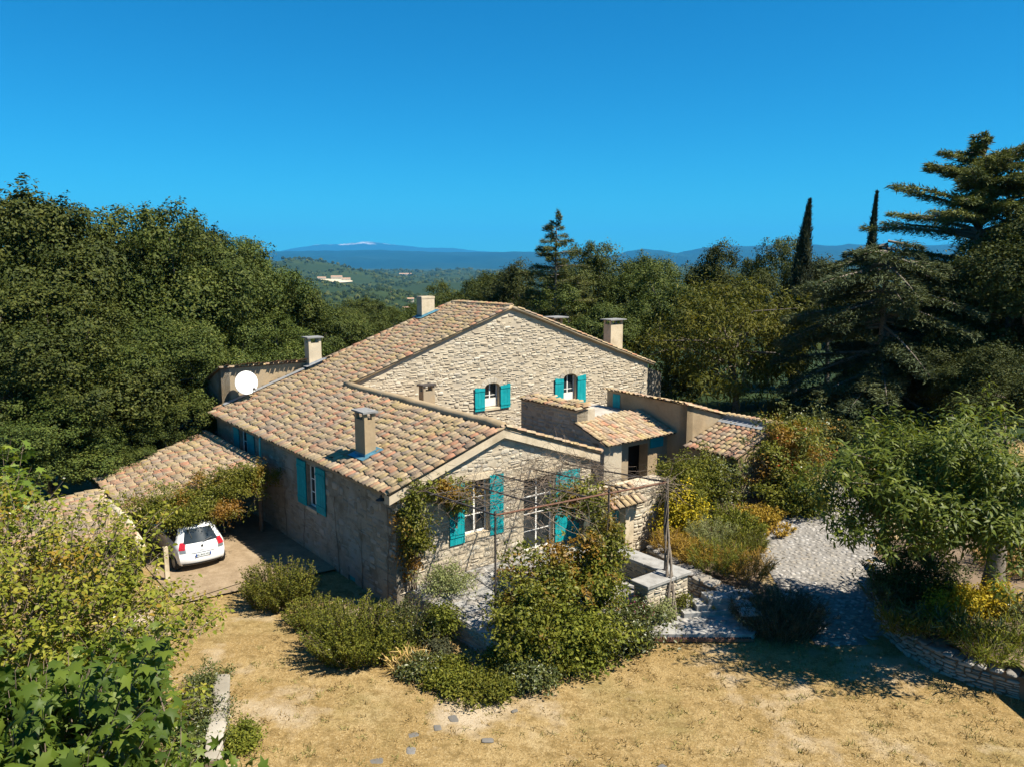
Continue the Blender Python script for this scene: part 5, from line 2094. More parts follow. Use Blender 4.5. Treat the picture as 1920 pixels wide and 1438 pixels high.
# ------------------------------------------------------------------ conifers
def cedar(name, label, px, py, Y, spread_, nb, per, seed, zlow=.12, prof=None, lean=0.0, shift=0.0, thin=1.0, lift=.10, trunk=.35, mat='leaf_cedar'):
    r = np.random.default_rng(seed)
    tp = at(px, py, Y=Y)
    g0 = float(gfar(np.array([tp[0]]), np.array([tp[1]]))[0])
    root = empty(name, (tp[0] + shift, tp[1], g0), 0, label, 'cedar')
    h = tp[2] - g0
    b = MB()
    b.tube([(lean * k / 8 - shift * k / 8, .1 * math.sin(k), -.4 + (h + .3) * k / 8) for k in range(9)], [trunk * (1 - .95 * k / 8) + .01 for k in range(9)], 8)
    Ps, Ts, Ns, Ss, cls = [], [], [], [], []
    for i in range(nb):
        f_ = zlow + (1 - zlow) * (i + r.uniform(0, 1)) / nb
        L_ = spread_ * (prof(f_) if prof else (1 - f_) ** .7 + .05) * r.uniform(.6, 1.12)
        a = r.uniform(0, 6.28) if not hasattr(spread_, '__len__') else 0
        z0 = h * f_
        xo = (lean - shift) * f_
        d = np.array([math.cos(a), math.sin(a), 0])
        s_ = np.array([-math.sin(a), math.cos(a), 0])
        rise = L_ * r.uniform(-.02, .25) * (1 if lift > 0 else -1)
        sag = L_ * r.uniform(.05, .18)
        tt = np.linspace(0, 1, 7)
        spine = np.array([np.array([xo, 0, z0]) + d * L_ * t_ + np.array([0, 0, rise * t_ + lift * L_ * t_ - sag * t_ * t_]) for t_ in tt])
        b.tube(spine, np.linspace(.05 * trunk / .35 + .012 * L_, .008, 7), 4, cap=False)
        n = int(1.35 * per * L_ / spread_ * thin) + 16
        t_ = r.uniform(.12, 1, n) ** .8
        c = np.stack([np.interp(t_, tt, spine[:, k]) for k in range(3)], -1)
        wdt = L_ * .34 * (1 - t_ * .8) * r.uniform(-1, 1, n)
        P = c + s_ * wdt[:, None] + np.array([0, 0, 1]) * (r.normal(size=(n, 1)) * .09 - np.abs(wdt)[:, None] * .22)
        T = d * .8 + s_ * (np.sign(wdt) * .7)[:, None] + r.normal(size=(n, 3)) * .35
        N = np.array([0, 0, 1.]) + r.normal(size=(n, 3)) * .45
        Ps.append(P)
        Ts.append(T)
        Ns.append(N)
        cls.append(np.full(n, r.random()))
    P = np.concatenate(Ps)
    n = len(P)
    sz_ = r.uniform(.16, .36, n) * (1.0 if spread_ > 3.2 else .8)
    obj('crown', leaf_mesh('crown', P, sz_, NEEDLE, np.concatenate(Ns), np.concatenate(Ts), np.clip(.5 * r.random(n) + .5 * np.concatenate(cls), 0, 1)), MAT[mat], root)
    b.build('trunk', MAT['bark'], root, True)
    return root


cedar('cedar_tree', 'thin pointed cedar standing above the trees behind the ridge', 1040, 396, 60, 3.0, 84, 330, 31, .25, lambda f_: min(1, (1.0 - f_) * 2.6 + .05), lean=.15, thin=1.5, trunk=.2)
cedar('cedar_tree', 'great spreading cedar rising into the sky at the right', 1850, 256, 47, 5.9, 130, 800, 32, .15, lambda f_: min(1, 3.4 * (1.03 - f_)), lift=.16, trunk=.5)
cedar('cedar_tree', 'second crown of the great cedar at the right picture edge', 1900, 285, 46, 3.6, 34, 420, 33, .72, lambda f_: .9, lift=.05, trunk=.3)
cedar('cedar_tree', 'drooping cedar left of the great cedar, its sprays sweeping down', 1665, 452, 42, 5.0, 110, 900, 34, .12, lambda f_: min(1, 5 * (1.06 - f_)), lift=-.04, trunk=.35, mat='leaf_cedar_grey')


def cypress(label, px, py, Y, rad, seed):
    r = np.random.default_rng(seed)
    tp = at(px, py, Y=Y)
    g0 = float(gfar(np.array([tp[0]]), np.array([tp[1]]))[0])
    root = empty('cypress_tree', (tp[0], tp[1], g0), 0, label, 'cypress', 'cypresses against the sky')
    h = tp[2] - g0
    n = 16000
    f_ = r.random(n)
    rr_ = rad * np.minimum(1, (1 - f_) * 2.2) ** .85 * np.minimum(1, f_ * 4 + .45) * r.random(n) ** .35
    a = r.uniform(0, 6.28, n)
    bump = 1 + .16 * np.sin(a * 4 + f_ * 26) + .1 * np.sin(a * 7 - f_ * 41)
    d = np.stack([np.cos(a), np.sin(a), np.zeros(n)], -1)
    P = d * (rr_ * bump)[:, None] + np.stack([.25 * f_ ** 3 * rad * 2, np.zeros(n), .5 + f_ * (h - .7)], -1)
    T = d * .5 + np.array([0, 0, 1.]) + r.normal(size=(n, 3)) * .25
    N = d + r.normal(size=(n, 3)) * .4
    obj('crown', leaf_mesh('crown', P, r.uniform(.16, .34, n), NEEDLE, N, T, r.random(n) * .6 + .4 * (np.sin(a * 4 + f_ * 26) * .5 + .5)), MAT['leaf_cypress'], root)
    b = MB()
    b.tube([(0, 0, -.4), (0, 0, h * .5), (.2 * rad, 0, h - .4)], [.2, .12, .02], 7)
    b.build('trunk', MAT['bark'], root)


cypress('near cypress with a bent tip standing against the sky', 1508, 372, 58, .85, 41)
cypress('farther slim cypress behind the drooping cedar', 1638, 357, 70, .62, 42)


# ------------------------------------------------------------------ shrubs and climbers
def bush(name, label, cat, c, radii, mat, nclump, per, leaf, cr, tmpl=LEAF2, seed=1, ground=None, stems=10, up=.6, outw=.5, spread=.7, droop=0.0, zmin=-.5, shell=.4, group=None, lobes=.6, stem_mat='twig', srad=.02, extra=None, shoots=0, shoot_len=.5):
    r = np.random.default_rng(seed)
    c = np.array(c, float)
    g0 = float(gz(c[0], c[1])) if ground is None else ground
    root = empty(name, (c[0], c[1], g0), 0, label, cat, group)
    P, out, cl, C = clumps(r, (0, 0, c[2] - g0), radii, nclump, per, cr, shell, zmin, lobes)
    keep = P[:, 2] > .01
    foliage('foliage', root, MAT[mat], r, P[keep], out[keep], cl[keep], leaf, tmpl, up, outw, spread, droop)
    if stems:
        b = MB()
        for k in range(stems):
            tg = C[int(r.integers(0, len(C)))]
            s0 = np.array([r.uniform(-.25, .25) * radii[0], r.uniform(-.25, .25) * radii[1], -.03])
            m_ = s0 * .4 + tg * .6 + np.array([0, 0, .1])
            b.tube([s0, m_, tg], [srad, srad * .7, srad * .3], 4, cap=False)
        b.build('stems', MAT[stem_mat], root)
    if shoots:                                           # loose shoots breaking the outline
        Ps, Ts = [], []
        sb = MB()
        for k in range(shoots):
            s0 = C[int(r.integers(0, len(C)))]
            if s0[2] < .1:
                continue
            dr = unit((s0 - np.array([0, 0, c[2] - g0])) / np.array(radii) + r.normal(size=3) * .4 + np.array([0, 0, .5]))
            L_ = shoot_len * r.uniform(.5, 1.4)
            tt = np.sort(r.random(15))[:, None]
            q = s0 + dr * L_ * tt + np.array([0, 0, -.55]) * L_ * tt ** 2
            sb.tube([s0, q[7], q[14]], [.006, .004, .002], 3, cap=False)
            Ps.append(q + r.normal(size=q.shape) * .025)
            Ts.append(np.tile(dr, (15, 1)) + r.normal(size=q.shape) * .7)
        Pq, Tq = np.concatenate(Ps), np.concatenate(Ts)
        m = len(Pq)
        obj('shoots', leaf_mesh('shoots', Pq, leaf * r.uniform(.5, 1.1, m), tmpl, r.normal(size=(m, 3)) * .6 + np.array([0, 0, .8]), Tq, r.random(m)), MAT[mat], root)
        sb.build('shoot_stems', MAT[stem_mat], root)
    if extra:                                            # flowers: (material, count, size)
        em, en, es = extra
        pick = r.integers(0, keep.sum(), en)
        Pp = P[keep][pick] + out[keep][pick] * cr * .5
        foliage('flowers', root, MAT[em], r, Pp, out[keep][pick], r.random(en), es, LEAF2, .6, 1.0)
    return root


def wispy(name, label, cat, c, rad, h, mat, nst, per, leaf, seed, ground=None, extra=None, tmpl=BLADE, outlean=.6):
    """upright wispy plant: many thin shoots with narrow leaves"""
    r = np.random.default_rng(seed)
    g0 = float(gz(c[0], c[1])) if ground is None else ground
    root = empty(name, (c[0], c[1], g0), 0, label, cat)
    Ps, Ts, cls = [], [], []
    b = MB()
    for k in range(nst):
        a, rr_ = r.uniform(0, 6.28), rad * math.sqrt(r.random())
        p0 = np.array([rr_ * math.cos(a), rr_ * math.sin(a), 0])
        d = np.array([math.cos(a) * outlean * rr_ / rad + r.normal() * .12, math.sin(a) * outlean * rr_ / rad + r.normal() * .12, 1])
        Lh = h * r.uniform(.65, 1.1) * (1.05 - .4 * (rr_ / rad) ** 2)
        p1 = p0 + d * Lh
        mid = (p0 + p1) / 2 + np.array([0, 0, Lh * .08])
        b.tube([p0, mid, p1], [.008, .006, .003], 3, cap=False)
        t_ = r.uniform(.05, 1, per)[:, None]
        P = p0 * (1 - t_) ** 2 + 2 * mid * t_ * (1 - t_) + p1 * t_ ** 2
        Ps.append(P + r.normal(size=P.shape) * .02)
        Ts.append(unit(d[None] * .9 + r.normal(size=P.shape) * .7))
        cls.append(np.full(per, r.random()))
    P, T = np.concatenate(Ps), np.concatenate(Ts)
    n = len(P)
    N = r.normal(size=(n, 3)) * .8 + np.array([0, 0, .6])
    obj('foliage', leaf_mesh('foliage', P, leaf * r.uniform(.6, 1.3, n), tmpl, N, T, np.clip(.6 * r.random(n) + .4 * np.concatenate(cls), 0, 1)), MAT[mat], root)
    b.build('stems', MAT['twig'], root)
    if extra:
        em, en, es = extra
        pk = r.integers(0, n, en)
        foliage('flowers', root, MAT[em], r, P[pk] + np.array([0, 0, .04]), np.tile([[0, 0, 1.]], (en, 1)), r.random(en), es)
    return root


def ground_at(px, py, z=LAWN):
    return at(px, py, z)


# left of the house
c = ground_at(525, 1128)
wispy('wispy_shrub', 'wispy green shrub by the shaded left wall, behind the larger one', 'shrub', c, .8, 1.3, 'leaf_bush', 240, 64, .07, 51, tmpl=LEAF2, outlean=.55)
c = ground_at(668, 1222)
wispy('wispy_shrub', 'large wispy yellow green shrub with tiny white flowers below the left wall', 'shrub', c, 1.0, 1.25, 'leaf_bush', 420, 64, .07, 52, extra=('petal_white', 90, .035), tmpl=LEAF2, outlean=.7)
c = ground_at(590, 1165)
wispy('wispy_shrub', 'low wispy shrub between the two larger ones along the left wall', 'shrub', c, .7, .7, 'leaf_bush', 170, 40, .07, 53, tmpl=LEAF2)
c = ground_at(765, 1200)
wispy('wispy_shrub', 'tall dark green shrub in shade at the house corner', 'shrub', c, .5, 1.2, 'leaf_ivy', 120, 60, .07, 54, tmpl=LEAF2)
# climbing vine on the front corner
bush('climbing_vine', 'olive green vine hanging down the left corner of the front wall', 'vine', W(.45, -.22, 2.0), (.42, .22, 1.45), 'leaf_vine', 85, 62, .10, .17, LEAF2, 61, 0.0, 8, .3, .7, zmin=-1, shell=.2, droop=.8, shoots=40, shoot_len=.35)
bush('climbing_vine', 'vine spilling along the pergola bar towards the first window', 'vine', W(1.45, -.35, 3.0), (1.0, .3, .28), 'leaf_vine', 46, 52, .10, .16, LEAF2, 62, 2.5, 4, .3, .6, zmin=-1, shell=.2, droop=.6)
bush('climbing_vine', 'vine hanging over the left shutter of the first window', 'vine', W(2.0, -.32, 2.6), (.3, .2, .45), 'leaf_vine', 20, 46, .10, .15, LEAF2, 63, 1.7, 4, .3, .6, zmin=-1, shell=.2, droop=.8)
bush('variegated_bush', 'pale variegated bush at the foot of the front corner', 'bush', W(1.1, -1.0, .35), (.7, .6, .55), 'leaf_pale', 60, 60, .07, .16, LEAF2, 64, 0.0, 8)
bush('variegated_bush', 'small pale green bush beside the shaded terrace corner wall', 'bush', W(-.05, -2.6, -.15), (.38, .4, .6), 'leaf_bush', 45, 50, .08, .15, LEAF2, 65, LAWN, 6)
bush('dark_bush', 'dark stone grey shrub in shade left of the terrace corner wall', 'bush', W(-.5, -3.2, -.45), (.35, .35, .3), 'leaf_lavender', 25, 50, .07, .12, LEAF2, 66, LAWN, 5)

# the big vine mass over the terrace
VM = [((1.15, -4.75, .75), (.62, .6, .8), 'leaf_vine', 'rust tinged vine mass at the left of the terrace pergola'),
      ((2.75, -4.4, 1.1), (1.1, .9, 1.1), 'leaf_vine', 'leafy vine mass in the middle of the terrace pergola'),
      ((3.9, -4.7, 1.05), (.7, .7, .9), 'leaf_bush', 'green vine mass at the right of the terrace pergola'),
      ((1.0, -5.1, .2), (.62, .6, .8), 'leaf_bush', 'green shrub tumbling over the front edge of the terrace'),
      ((2.2, -5.95, .1), (1.0, .75, .85), 'leaf_bush', 'green shrub at the lawn side below the middle vine'),
      ((4.25, -3.5, 2.95), (.75, .6, .34), 'leaf_vine', 'yellowing vine crown lying on top of the pergola'),
      ((4.25, -4.6, 2.0), (.30, .35, .75), 'leaf_vine', 'narrow vine hanging beside the porch door'),
      ((3.7, -6.1, -.25), (.75, .55, .5), 'leaf_ivy', 'low shrub between the vine mass and the paved landing')]
for i, (cc, rd, mt, lb) in enumerate(VM):
    g0 = 0.0 if i not in (3, 4, 7) else LAWN
    if i == 5:
        g0 = 2.3
    bush('terrace_vine', lb, 'vine', W(*cc), rd, mt, 60 if i in (5, 6) else 150, 44, .115, .2, LEAF2, 70 + i, g0, 22, .5, .6, zmin=-.9, shell=.2, stem_mat='bark', srad=.018, lobes=.95, shoots=90, shoot_len=.55)

# low hedge along the lawn
HED = [(735, 1230, .5, .3), (790, 1262, .6, .3), (850, 1288, .75, .32), (915, 1300, .75, .36), (985, 1280, .75, .55), (1050, 1256, .75, .6), (1110, 1228, .7, .6), (1170, 1198, .6, .5),
       (845, 1262, .5, .22), (965, 1252, .65, .5), (1205, 1176, .45, .4)]
HL = ['left tip of the low hedge below the wispy shrub', 'low hedge piece beside the straw coloured tuft', 'low hedge piece below the shaded terrace corner', 'front point of the low hedge, nearest the camera',
      'low hedge piece just right of its front point', 'taller hedge piece below the middle of the vine mass', 'hedge piece on the right slope of the hedge line', 'hedge piece near the paved landing',
      'low hedge piece directly under the shaded terrace corner wall', 'hedge piece under the lit corner pier', 'right tip of the hedge touching the paved landing']
for i, (px, py, rd, hh) in enumerate(HED):
    c = ground_at(px, py)
    bush('low_hedge', HL[i], 'hedge', (c[0], c[1], LAWN + hh * .42), (rd, rd * .8, hh * .62), 'leaf_ivy' if i % 3 == 1 else 'leaf_bush', 75, 52, .085, .14, LEAF2, 90 + i, LAWN, 8, .7, .4, zmin=-.4, group='hedge along the lawn', lobes=.4)
c = ground_at(765, 1250)
wispy('straw_tuft', 'straw yellow dead grass tuft in the low hedge', 'grass tuft', c, .28, .34, 'leaf_straw', 70, 5, .36, 103, outlean=1.6)

# creeper over the front of the carport
CRP = [(-4.6, 9.1, 1.2, .9, .5, .5), (-3.4, 8.9, 1.45, 1.1, .6, .65), (-2.2, 8.9, 1.7, 1.0, .6, .6), (-1.1, 9.0, 1.85, .8, .4, .35), (-4.1, 7.95, 1.10, .75, .42, .32), (-3.1, 7.95, 1.2, .75, .42, .32)]
CL_ = ['creeper on the left front corner of the carport roof', 'creeper mass above the white car', 'creeper mass on the middle of the carport edge', 'thin creeper reaching the house wall', 'creeper fringe hanging over the car roof', 'creeper fringe hanging right of the car']
for i, (u, v, z, a, b_, c_) in enumerate(CRP):
    bush('creeper', CL_[i], 'creeper', W(u, v, z), (a, b_, c_), 'leaf_vine' if i % 2 else 'leaf_bush', 95, 60, .08, .17, LEAF2, 110 + i, LAWN, 0, .6, .5, zmin=-.9, shell=.3, droop=.4, lobes=.9, shoots=60, shoot_len=.4)

# right hand side, against the annex
CLM = [((11.0, -1.9, 1.6), (.7, .6, .85), 'leaf_bush', 'green climber right of the stone porch wall, upper part'),
       ((12.4, -1.4, 1.75), (1.3, .8, .8), 'leaf_bush', 'large green climber hanging below the lower annex roof'),
       ((13.7, -1.3, 1.2), (.9, .8, 1.2), 'leaf_ivy', 'dark climber below the annex end roof'),
       ((10.4, -2.3, .75), (.55, .5, .8), 'leaf_yellow', 'yellow green climber next to the twisted vine trunk')]
for i, (cc, rd, mt, lb) in enumerate(CLM):
    bush('climber', lb, 'climber', W(*cc), rd, mt, 120, 56, .10, .2, LEAF2, 130 + i, None, 10, .6, .5, zmin=-.9, shell=.25, lobes=.9, shoots=80)
TRV = [((16.2, -2.9, 1.9), (1.3, 1.0, 1.3), 'leaf_vine', 'trumpet vine with a few red flowers at the annex end', ('petal_red', 26, .10)),
       ((17.3, -2.4, 2.8), (1.2, 1.0, .8), 'leaf_vine', 'yellowing trumpet vine top above the annex parapet', ('petal_red', 14, .09)),
       ((15.6, -4.0, .9), (1.2, 1.0, .9), 'leaf_bush', 'bush with cream flower clusters beside the path bend', ('petal_white', 130, .09)),
       ((18.5, -2.0, 2.2), (1.0, 1.0, 1.2), 'leaf_ivy', 'dark leafy shrub right of the trumpet vine', None)]
for i, (cc, rd, mt, lb, ex) in enumerate(TRV):
    bush('flowering_bush', lb, 'bush', W(*cc), rd, mt, 130, 56, .12, .22, LEAF2, 140 + i, None, 10, .6, .5, zmin=-.8, extra=ex, lobes=.9, shoots=90, shell=.25)
for i, (px, py, z, rd, hh, mt, lb) in enumerate(((1262, 1035, .2, .5, .75, 'leaf_gold', 'golden shrub beside the twisted vine trunk'), (1300, 1050, .2, .6, .7, 'leaf_gold', 'golden brown grass clump behind the curved wall'),
                                                 (1345, 1060, .2, .75, .85, 'leaf_bush', 'wispy green plant clump behind the curved wall'), (1395, 1075, .1, .7, .85, 'leaf_gold', 'tawny dry plant clump at the path edge'),
                                                 (1330, 1020, .2, .6, .95, 'leaf_pale', 'pale spiky plant below the large climber'), (1400, 1030, .2, .5, .7, 'leaf_bush', 'small green plant clump by the path bend'))):
    c = at(px, py, z)
    wispy('garden_plant', lb, 'plant', c, rd, hh, mt, 130, 34, .16, 150 + i, ground=z - .05)
c = at(1462, 1172, -.5)
wispy('lavender_bush', 'big dark lavender bush at the corner of path and lawn', 'bush', c, 1.05, .95, 'leaf_lavender', 420, 34, .14, 160, ground=-.55, outlean=.75)
# right bed
c = at(1712, 1105, .3)
bush('dark_bush', 'dark clipped round bush in the shade of the garden tree', 'bush', (c[0], c[1], .85), (1.15, 1.0, 1.0), 'leaf_dark', 200, 80, .07, .16, LEAF2, 161, -.05, 8)
for i, (px, py, z, rd, lb) in enumerate(((1800, 1135, .5, .62, 'left part of the bright yellow shrub in the right bed'), (1868, 1135, .5, .66, 'right part of the bright yellow shrub in the right bed'), (1770, 1120, .4, .45, 'small yellow green shrub left of the bright yellow one'))):
    c = at(px, py, z)
    bush('yellow_shrub', lb, 'shrub', (c[0], c[1], z), (rd, rd * .8, rd * .75), 'leaf_yellow' if i < 2 else 'leaf_bush', 90, 60, .085, .16, LEAF2, 165 + i, bedz(c[0], c[1]), 8)
BP = [(1690, 1190, 'leaf_bush'), (1740, 1195, 'leaf_ivy'), (1790, 1205, 'leaf_bush'), (1840, 1215, 'leaf_ivy'), (1890, 1220, 'leaf_bush'), (1910, 1180, 'leaf_ivy'), (1660, 1140, 'leaf_ivy'), (1850, 1250, 'leaf_bush')]
BLb = ['spiky plant at the left end of the raised bed', 'spiky plant second from the left in the raised bed', 'iris like plant in the middle of the raised bed', 'dark spiky plant below the yellow shrub', 'spiky plant at the right picture edge in the raised bed',
       'dark plant at the right edge beside the yellow shrub', 'dark plant below the clipped round bush', 'small plant behind the wall top at the lower right']
for i, (px, py, mt) in enumerate(BP):
    c = at(px, py, .0)
    wispy('bed_plant', BLb[i], 'plant', c, .45, .55, mt, 60, 9, .3, 170 + i, ground=bedz(c[0], c[1]) - .02, outlean=.9)
c = at(1905, 1060, .6)
wispy('dry_grass', 'tall tawny dry grass right of the garden tree trunk', 'grass', c, .9, .8, 'leaf_straw', 200, 14, .25, 180, ground=.5)
for i, (px, py, lb) in enumerate(((1585, 870, 'added dark leafy bush standing in for the shade behind the garden tree, left one'), (1640, 850, 'added dark leafy bush standing in for the shade behind the garden tree, right one'), (1530, 850, 'added dark leafy bush standing in for the shade at the end of the path'))):
    c = at(px, py, .6)
    bush('dark_bush', lb, 'bush', (c[0], c[1], 1.3), (1.5, 1.2, 1.3), 'leaf_dark', 120, 60, .12, .25, LEAF2, 186 + i, None, 6)  # bushes added to darken sandy ground where only shade lies
for i, (px, py, hh, mt, lb) in enumerate(((1385, 1000, .7, 'leaf_bush', 'leafy shrub in the planting bed left of the path bend'), (1425, 975, .6, 'leaf_gold', 'tawny shrub at the back of the planting bed by the path bend'), (1350, 985, .8, 'leaf_bush', 'leafy shrub at the foot of the large climber'))):
    c = at(px, py, .35)
    wispy('garden_plant', lb, 'plant', c, .65, hh, mt, 140, 34, .09, 157 + i, ground=.3, tmpl=LEAF2, outlean=.9)
c = at(1440, 990, .3)
wispy('dead_leaves', 'low rust coloured dead plants along the path bend', 'plant', c, .8, .22, 'leaf_gold', 120, 12, .1, 189, ground=.25, tmpl=LEAF2, outlean=1.2)
# small plants round the landing
bush('valerian', 'pink flowering plant in front of the parapet corner', 'plant', (*W(4.85, -5.6)[:2], -.05), (.35, .35, .38), 'leaf_ivy', 30, 45, .07, .12, LEAF2, 181, -.42, 6, extra=('petal_pink', 160, .05))
bush('ivy_clump', 'pale ivy clump against the front of the parapet', 'plant', (*W(5.5, -5.85)[:2], -.1), (.35, .2, .35), 'leaf_pale', 26, 45, .06, .1, LEAF2, 182, -.42, 5)
bush('ivy_clump', 'ivy clump right of the twisted vine trunk', 'plant', (*W(6.5, -5.85)[:2], -.1), (.22, .18, .32), 'leaf_bush', 22, 40, .06, .09, LEAF2, 183, -.42, 5)
wispy('yellow_plant', 'small yellow plant growing on the paved landing', 'plant', W(7.2, -6.3), .18, .5, 'leaf_yellow', 34, 26, .1, 184, ground=-.42)
bush('dark_bush', 'low dark plant at the right end of the drain grating', 'plant', (*W(7.4, -8.0)[:2], -.55), (.45, .3, .2), 'leaf_ivy', 24, 45, .07, .1, LEAF2, 185, LAWN, 4)
# ivy on the low wall, lower left
for i, (px, py, rx, ry, hh) in enumerate(((385, 1290, .5, .55, .45), (380, 1345, .65, .55, .48), (365, 1405, .6, .6, .4), (455, 1385, .3, .35, .22))):
    c = at(px, py, LAWN + .2)
    bush('wall_ivy', ['ivy over the far end of the low pale wall', 'ivy in the middle of the low pale wall', 'ivy at the near end of the low pale wall', 'yellow green weed tuft on the lawn beside the low wall'][i], 'ivy', (c[0], c[1], LAWN + .22), (rx, ry, hh), 'leaf_ivy' if i < 3 else 'leaf_bush', 80, 60, .06, .12, LEAF2, 190 + i, LAWN, 4)


# ------------------------------------------------------------------ mulberry and plane trees in the foreground
def leafy_tree(name, label, c, radii, nshoot, perleaf, leaf, tmpl, mat, seed, base, trunk_r, bark, shoot=.8, zmin=-.6, up=.8, upshoot=.6, droop=.2, extra=None, shell=.5):
    r = np.random.default_rng(seed)
    base = np.array(base, float)
    root = empty(name, base, 0, label, 'tree')
    cc = np.array(c, float) - base
    P, out, cl, C = clumps(r, cc, radii, nshoot, 1, .12, shell, zmin, .3)
    Ps, Ns, Ts, cls = [], [], [], []
    b = MB()
    for k in range(len(C)):
        p0 = C[k]
        d = unit((p0 - cc) / np.array(radii) * .7 + np.array([0, 0, upshoot]) + r.normal(size=3) * .35)
        Ls = shoot * r.uniform(.6, 1.3)
        p1 = p0 + d * Ls
        b.tube([p0 - d * Ls * .4, p0 + r.normal(size=3) * .03, p1], [.010, .007, .003], 4, cap=False)
        t_ = np.linspace(.0, 1, perleaf) + r.normal(size=perleaf) * .03
        a = np.arange(perleaf) * 2.4 + r.uniform(0, 6)
        s1 = unit(np.cross(d, [0.3, .2, 1]))
        s2 = np.cross(d, s1)
        rad_ = s1[None] * np.cos(a)[:, None] + s2[None] * np.sin(a)[:, None]
        Pp = p0 + d * (t_ * Ls)[:, None] + rad_ * leaf * .35
        T = rad_ + d * .35 + np.array([0, 0, -droop]) + r.normal(size=(perleaf, 3)) * .25
        N = np.array([0, 0, up]) + d * .4 + rad_ * .35 + r.normal(size=(perleaf, 3)) * .45
        Ps.append(Pp)
        Ts.append(T)
        Ns.append(N)
        cls.append(np.full(perleaf, r.random()))
    P = np.concatenate(Ps)
    n = len(P)
    sz_ = leaf * r.uniform(.55, 1.25, n)
    obj('crown', leaf_mesh('crown', P, sz_, tmpl, np.concatenate(Ns), np.concatenate(Ts), np.clip(.5 * r.random(n) + .5 * np.concatenate(cls), 0, 1)), MAT[mat], root)
    b.build('shoots', MAT['twig'], root)
    top = cc * .8
    top[2] = max(cc[2] * .75, .8)
    limbs(root, r, (0, 0, -.3), top, trunk_r, C[r.integers(0, len(C), 26)], MAT[bark])
    if extra:
        em, en, es = extra
        pk = r.integers(0, n, en)
        foliage('pale_leaves', root, MAT[em], r, P[pk] + np.array([0, 0, .03]), np.tile([[0, 0, 1.]], (en, 1)), r.random(en), es)
    return root


leafy_tree('mulberry_tree', 'wide yellow green mulberry tree filling the left foreground', (-10.3, 15.2, 2.5), (3.7, 3.0, 2.5), 1900, 15, .115, OVATE, 'leaf_mulberry', 201, (-10.3, 15.6, LAWN), .2, 'bark', .55, -.75, extra=('petal_white', 520, .05), shell=.2)
leafy_tree('mulberry_tree', 'taller light green shoots of a fig at the left edge above the hidden shed', (-12.6, 17.4, 4.4), (1.5, 1.4, 1.2), 100, 9, .24, PALM, 'leaf_fig', 202, (-12.6, 17.7, LAWN), .12, 'bark', .8, -.5)
leafy_tree('fig_tree', 'bright green fig branches in front of the carport side wall', (-7.9, 13.6, 1.5), (1.5, 1.5, 1.5), 140, 9, .23, PALM, 'leaf_fig', 203, (-8.2, 14.2, LAWN), .12, 'bark', .7, -.7)
leafy_tree('plane_tree', 'glossy dark green tree top with star shaped leaves at the bottom left corner', (-5.0, 6.7, 4.2), (1.75, 2.0, 1.75), 700, 12, .175, PALM7, 'leaf_plane', 204, (-5.0, 7.0, LAWN), .16, 'bark', .5, -.3, up=.35, upshoot=.7, droop=.7, shell=.4)


# ------------------------------------------------------------------ garden tree at the right
def rosette_tree(name, label, c, radii, nros, seed, base, trunk_pts, trunk_r):
    r = np.random.default_rng(seed)
    base = np.array(base, float)
    root = empty(name, base, 0, label, 'tree')
    cc = np.array(c, float) - base
    P, out, cl, C = clumps(r, cc, radii, nros, 1, .15, .35, -.6, .3)
    C = P
    nl = 11
    n = len(C)
    ax = unit(out * .55 + np.array([0, 0, .9]) + r.normal(size=(n, 3)) * .22)
    s1 = unit(np.cross(ax, np.array([.3, .9, .1])))
    s2 = np.cross(ax, s1)
    a = (np.arange(nl) * 2.4)[None] + r.uniform(0, 6, (n, 1))
    el = np.linspace(.45, -.85, nl)[None] + r.normal(size=(n, nl)) * .12
    T = (s1[:, None] * np.cos(a)[..., None] + s2[:, None] * np.sin(a)[..., None]) * np.cos(el)[..., None] + ax[:, None] * np.sin(el)[..., None]
    N = ax[:, None] * np.cos(el)[..., None] - (s1[:, None] * np.cos(a)[..., None] + s2[:, None] * np.sin(a)[..., None]) * np.sin(el)[..., None] + r.normal(size=(n, nl, 3)) * .18
    Pp = C[:, None] - ax[:, None] * (np.linspace(0, .28, nl)[None, :, None]) + T * .03
    sz_ = r.uniform(.15, .28, (n, nl)) * r.uniform(.75, 1.15, (n, 1))
    rv = np.clip(.4 * r.random((n, nl)) + .45 * cl[:, None] + .15 * np.linspace(1, 0, nl)[None], 0, 1)
    obj('crown', leaf_mesh('crown', Pp.reshape(-1, 3), sz_.ravel(), LANCE, N.reshape(-1, 3), T.reshape(-1, 3), rv.ravel()), MAT['leaf_fig2'], root)
    b = MB()
    tp_ = [np.array(p, float) - base for p in trunk_pts]
    b.tube(tp_, np.linspace(trunk_r * 1.25, trunk_r * .7, len(tp_)), 10)
    for k in range(34):
        tg = C[int(r.integers(0, n))]
        m_ = (tp_[-1] + tg) / 2 + r.normal(size=3) * .2
        b.tube([tp_[-1] + r.normal(size=3) * .03, m_, tg], [trunk_r * .42, trunk_r * .2, .012], 5, cap=False)
    b.build('trunk', MAT['bark'], root, True)
    return root


m_leaf('leaf_fig2', [(0, (.040, .062, .009)), (.5, (.088, .120, .014)), (.85, (.17, .20, .024)), (1, (.27, .28, .05))], .36, .5, .25)
tb = at(1858, 1105, .55)
rosette_tree('garden_tree', 'broad garden tree with drooping star shaped leaf clusters at the right', (11.45, 20.5, 4.0), (2.95, 2.9, 2.0), 2700, 211, (tb[0], tb[1], .4),
             [(tb[0], tb[1], .3), (tb[0] + .05, tb[1], 1.0), (tb[0] - .02 + .18, tb[1] + .1, 1.9), (tb[0] - .4, tb[1] + .3, 2.9)], .27)

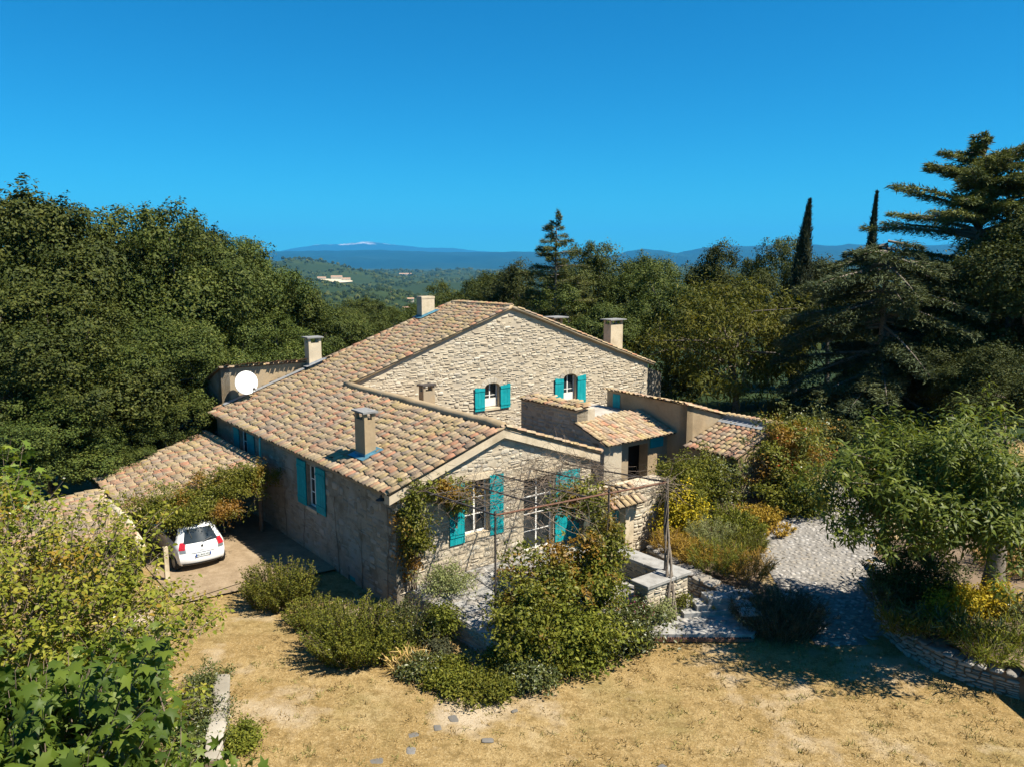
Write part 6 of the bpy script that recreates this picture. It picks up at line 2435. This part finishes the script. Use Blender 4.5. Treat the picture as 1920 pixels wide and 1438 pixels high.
# ------------------------------------------------------------------ dry grass on the lawn
NG = 215000
r = np.random.default_rng(300)
gx = r.uniform(-7, 16, NG)
gy = 11 + 17 * r.random(NG) ** 1.3
pp = [tuple(W(u, v)[:2]) for u, v in [(0, 12), (0, 0), (.4, -4.6), (4.2, -5.6), (6.9, -7.9), (9, -5.5), (12, 3)]]
keep = ~np.array([point_in(pp, x, y) or point_in(path_poly, x, y) or point_in(bed_in, x, y) for x, y in zip(gx, gy)])
gx, gy = gx[keep], gy[keep]
cl = np.sin(gx * 2.1 + 3 * np.sin(gy * .9)) * np.sin(gy * 1.7 + 2 * np.sin(gx * .7))
pk = (r.random(len(gx)) < .62 + .38 * cl)
gx, gy, cl = gx[pk], gy[pk], cl[pk]
n = len(gx)
P = np.stack([gx, gy, gz(gx, gy) + .0], -1)
T = r.normal(size=(n, 3)) * np.array([1, 1, .25]) + np.array([0, 0, .55])
N = r.normal(size=(n, 3)) + np.array([0, 0, .9])
m = 1500
tx, ty = r.uniform(-7, 16, m), 11.5 + 14 * r.random(m)
tk = ~np.array([point_in(pp, x, y) or point_in(path_poly, x, y) or point_in(bed_in, x, y) for x, y in zip(tx, ty)])
tx, ty = np.repeat(tx[tk], 16), np.repeat(ty[tk], 16)
m = len(tx)
tuft_r = np.repeat(r.random(m // 16), 16)
tx, ty = tx + r.normal(size=m) * .07, ty + r.normal(size=m) * .07
P = np.concatenate([P, np.stack([tx, ty, gz(tx, ty)], -1)])
T = np.concatenate([T, r.normal(size=(m, 3)) * np.array([.6, .6, .15]) + np.array([0, 0, .8])])
N = np.concatenate([N, r.normal(size=(m, 3)) + np.array([0, 0, .4])])
GT = (np.array([(0, -.10, 0), (0, .10, 0), (1, 0, .05)]), np.array([(0, 1, 2)]))
go = obj('dry_grass', leaf_mesh('dry_grass', P, np.concatenate([r.uniform(.03, .08, n), r.uniform(.06, .15, m)]), GT, N, T, np.concatenate([np.clip(.45 + .28 * cl + r.normal(size=n) * .22, 0, .93), np.where(tuft_r < .4, .99, tuft_r * .5)])), MAT['leaf_grass'])
tag(go, 'short dry golden grass covering the lawn', 'grass', kind='stuff')
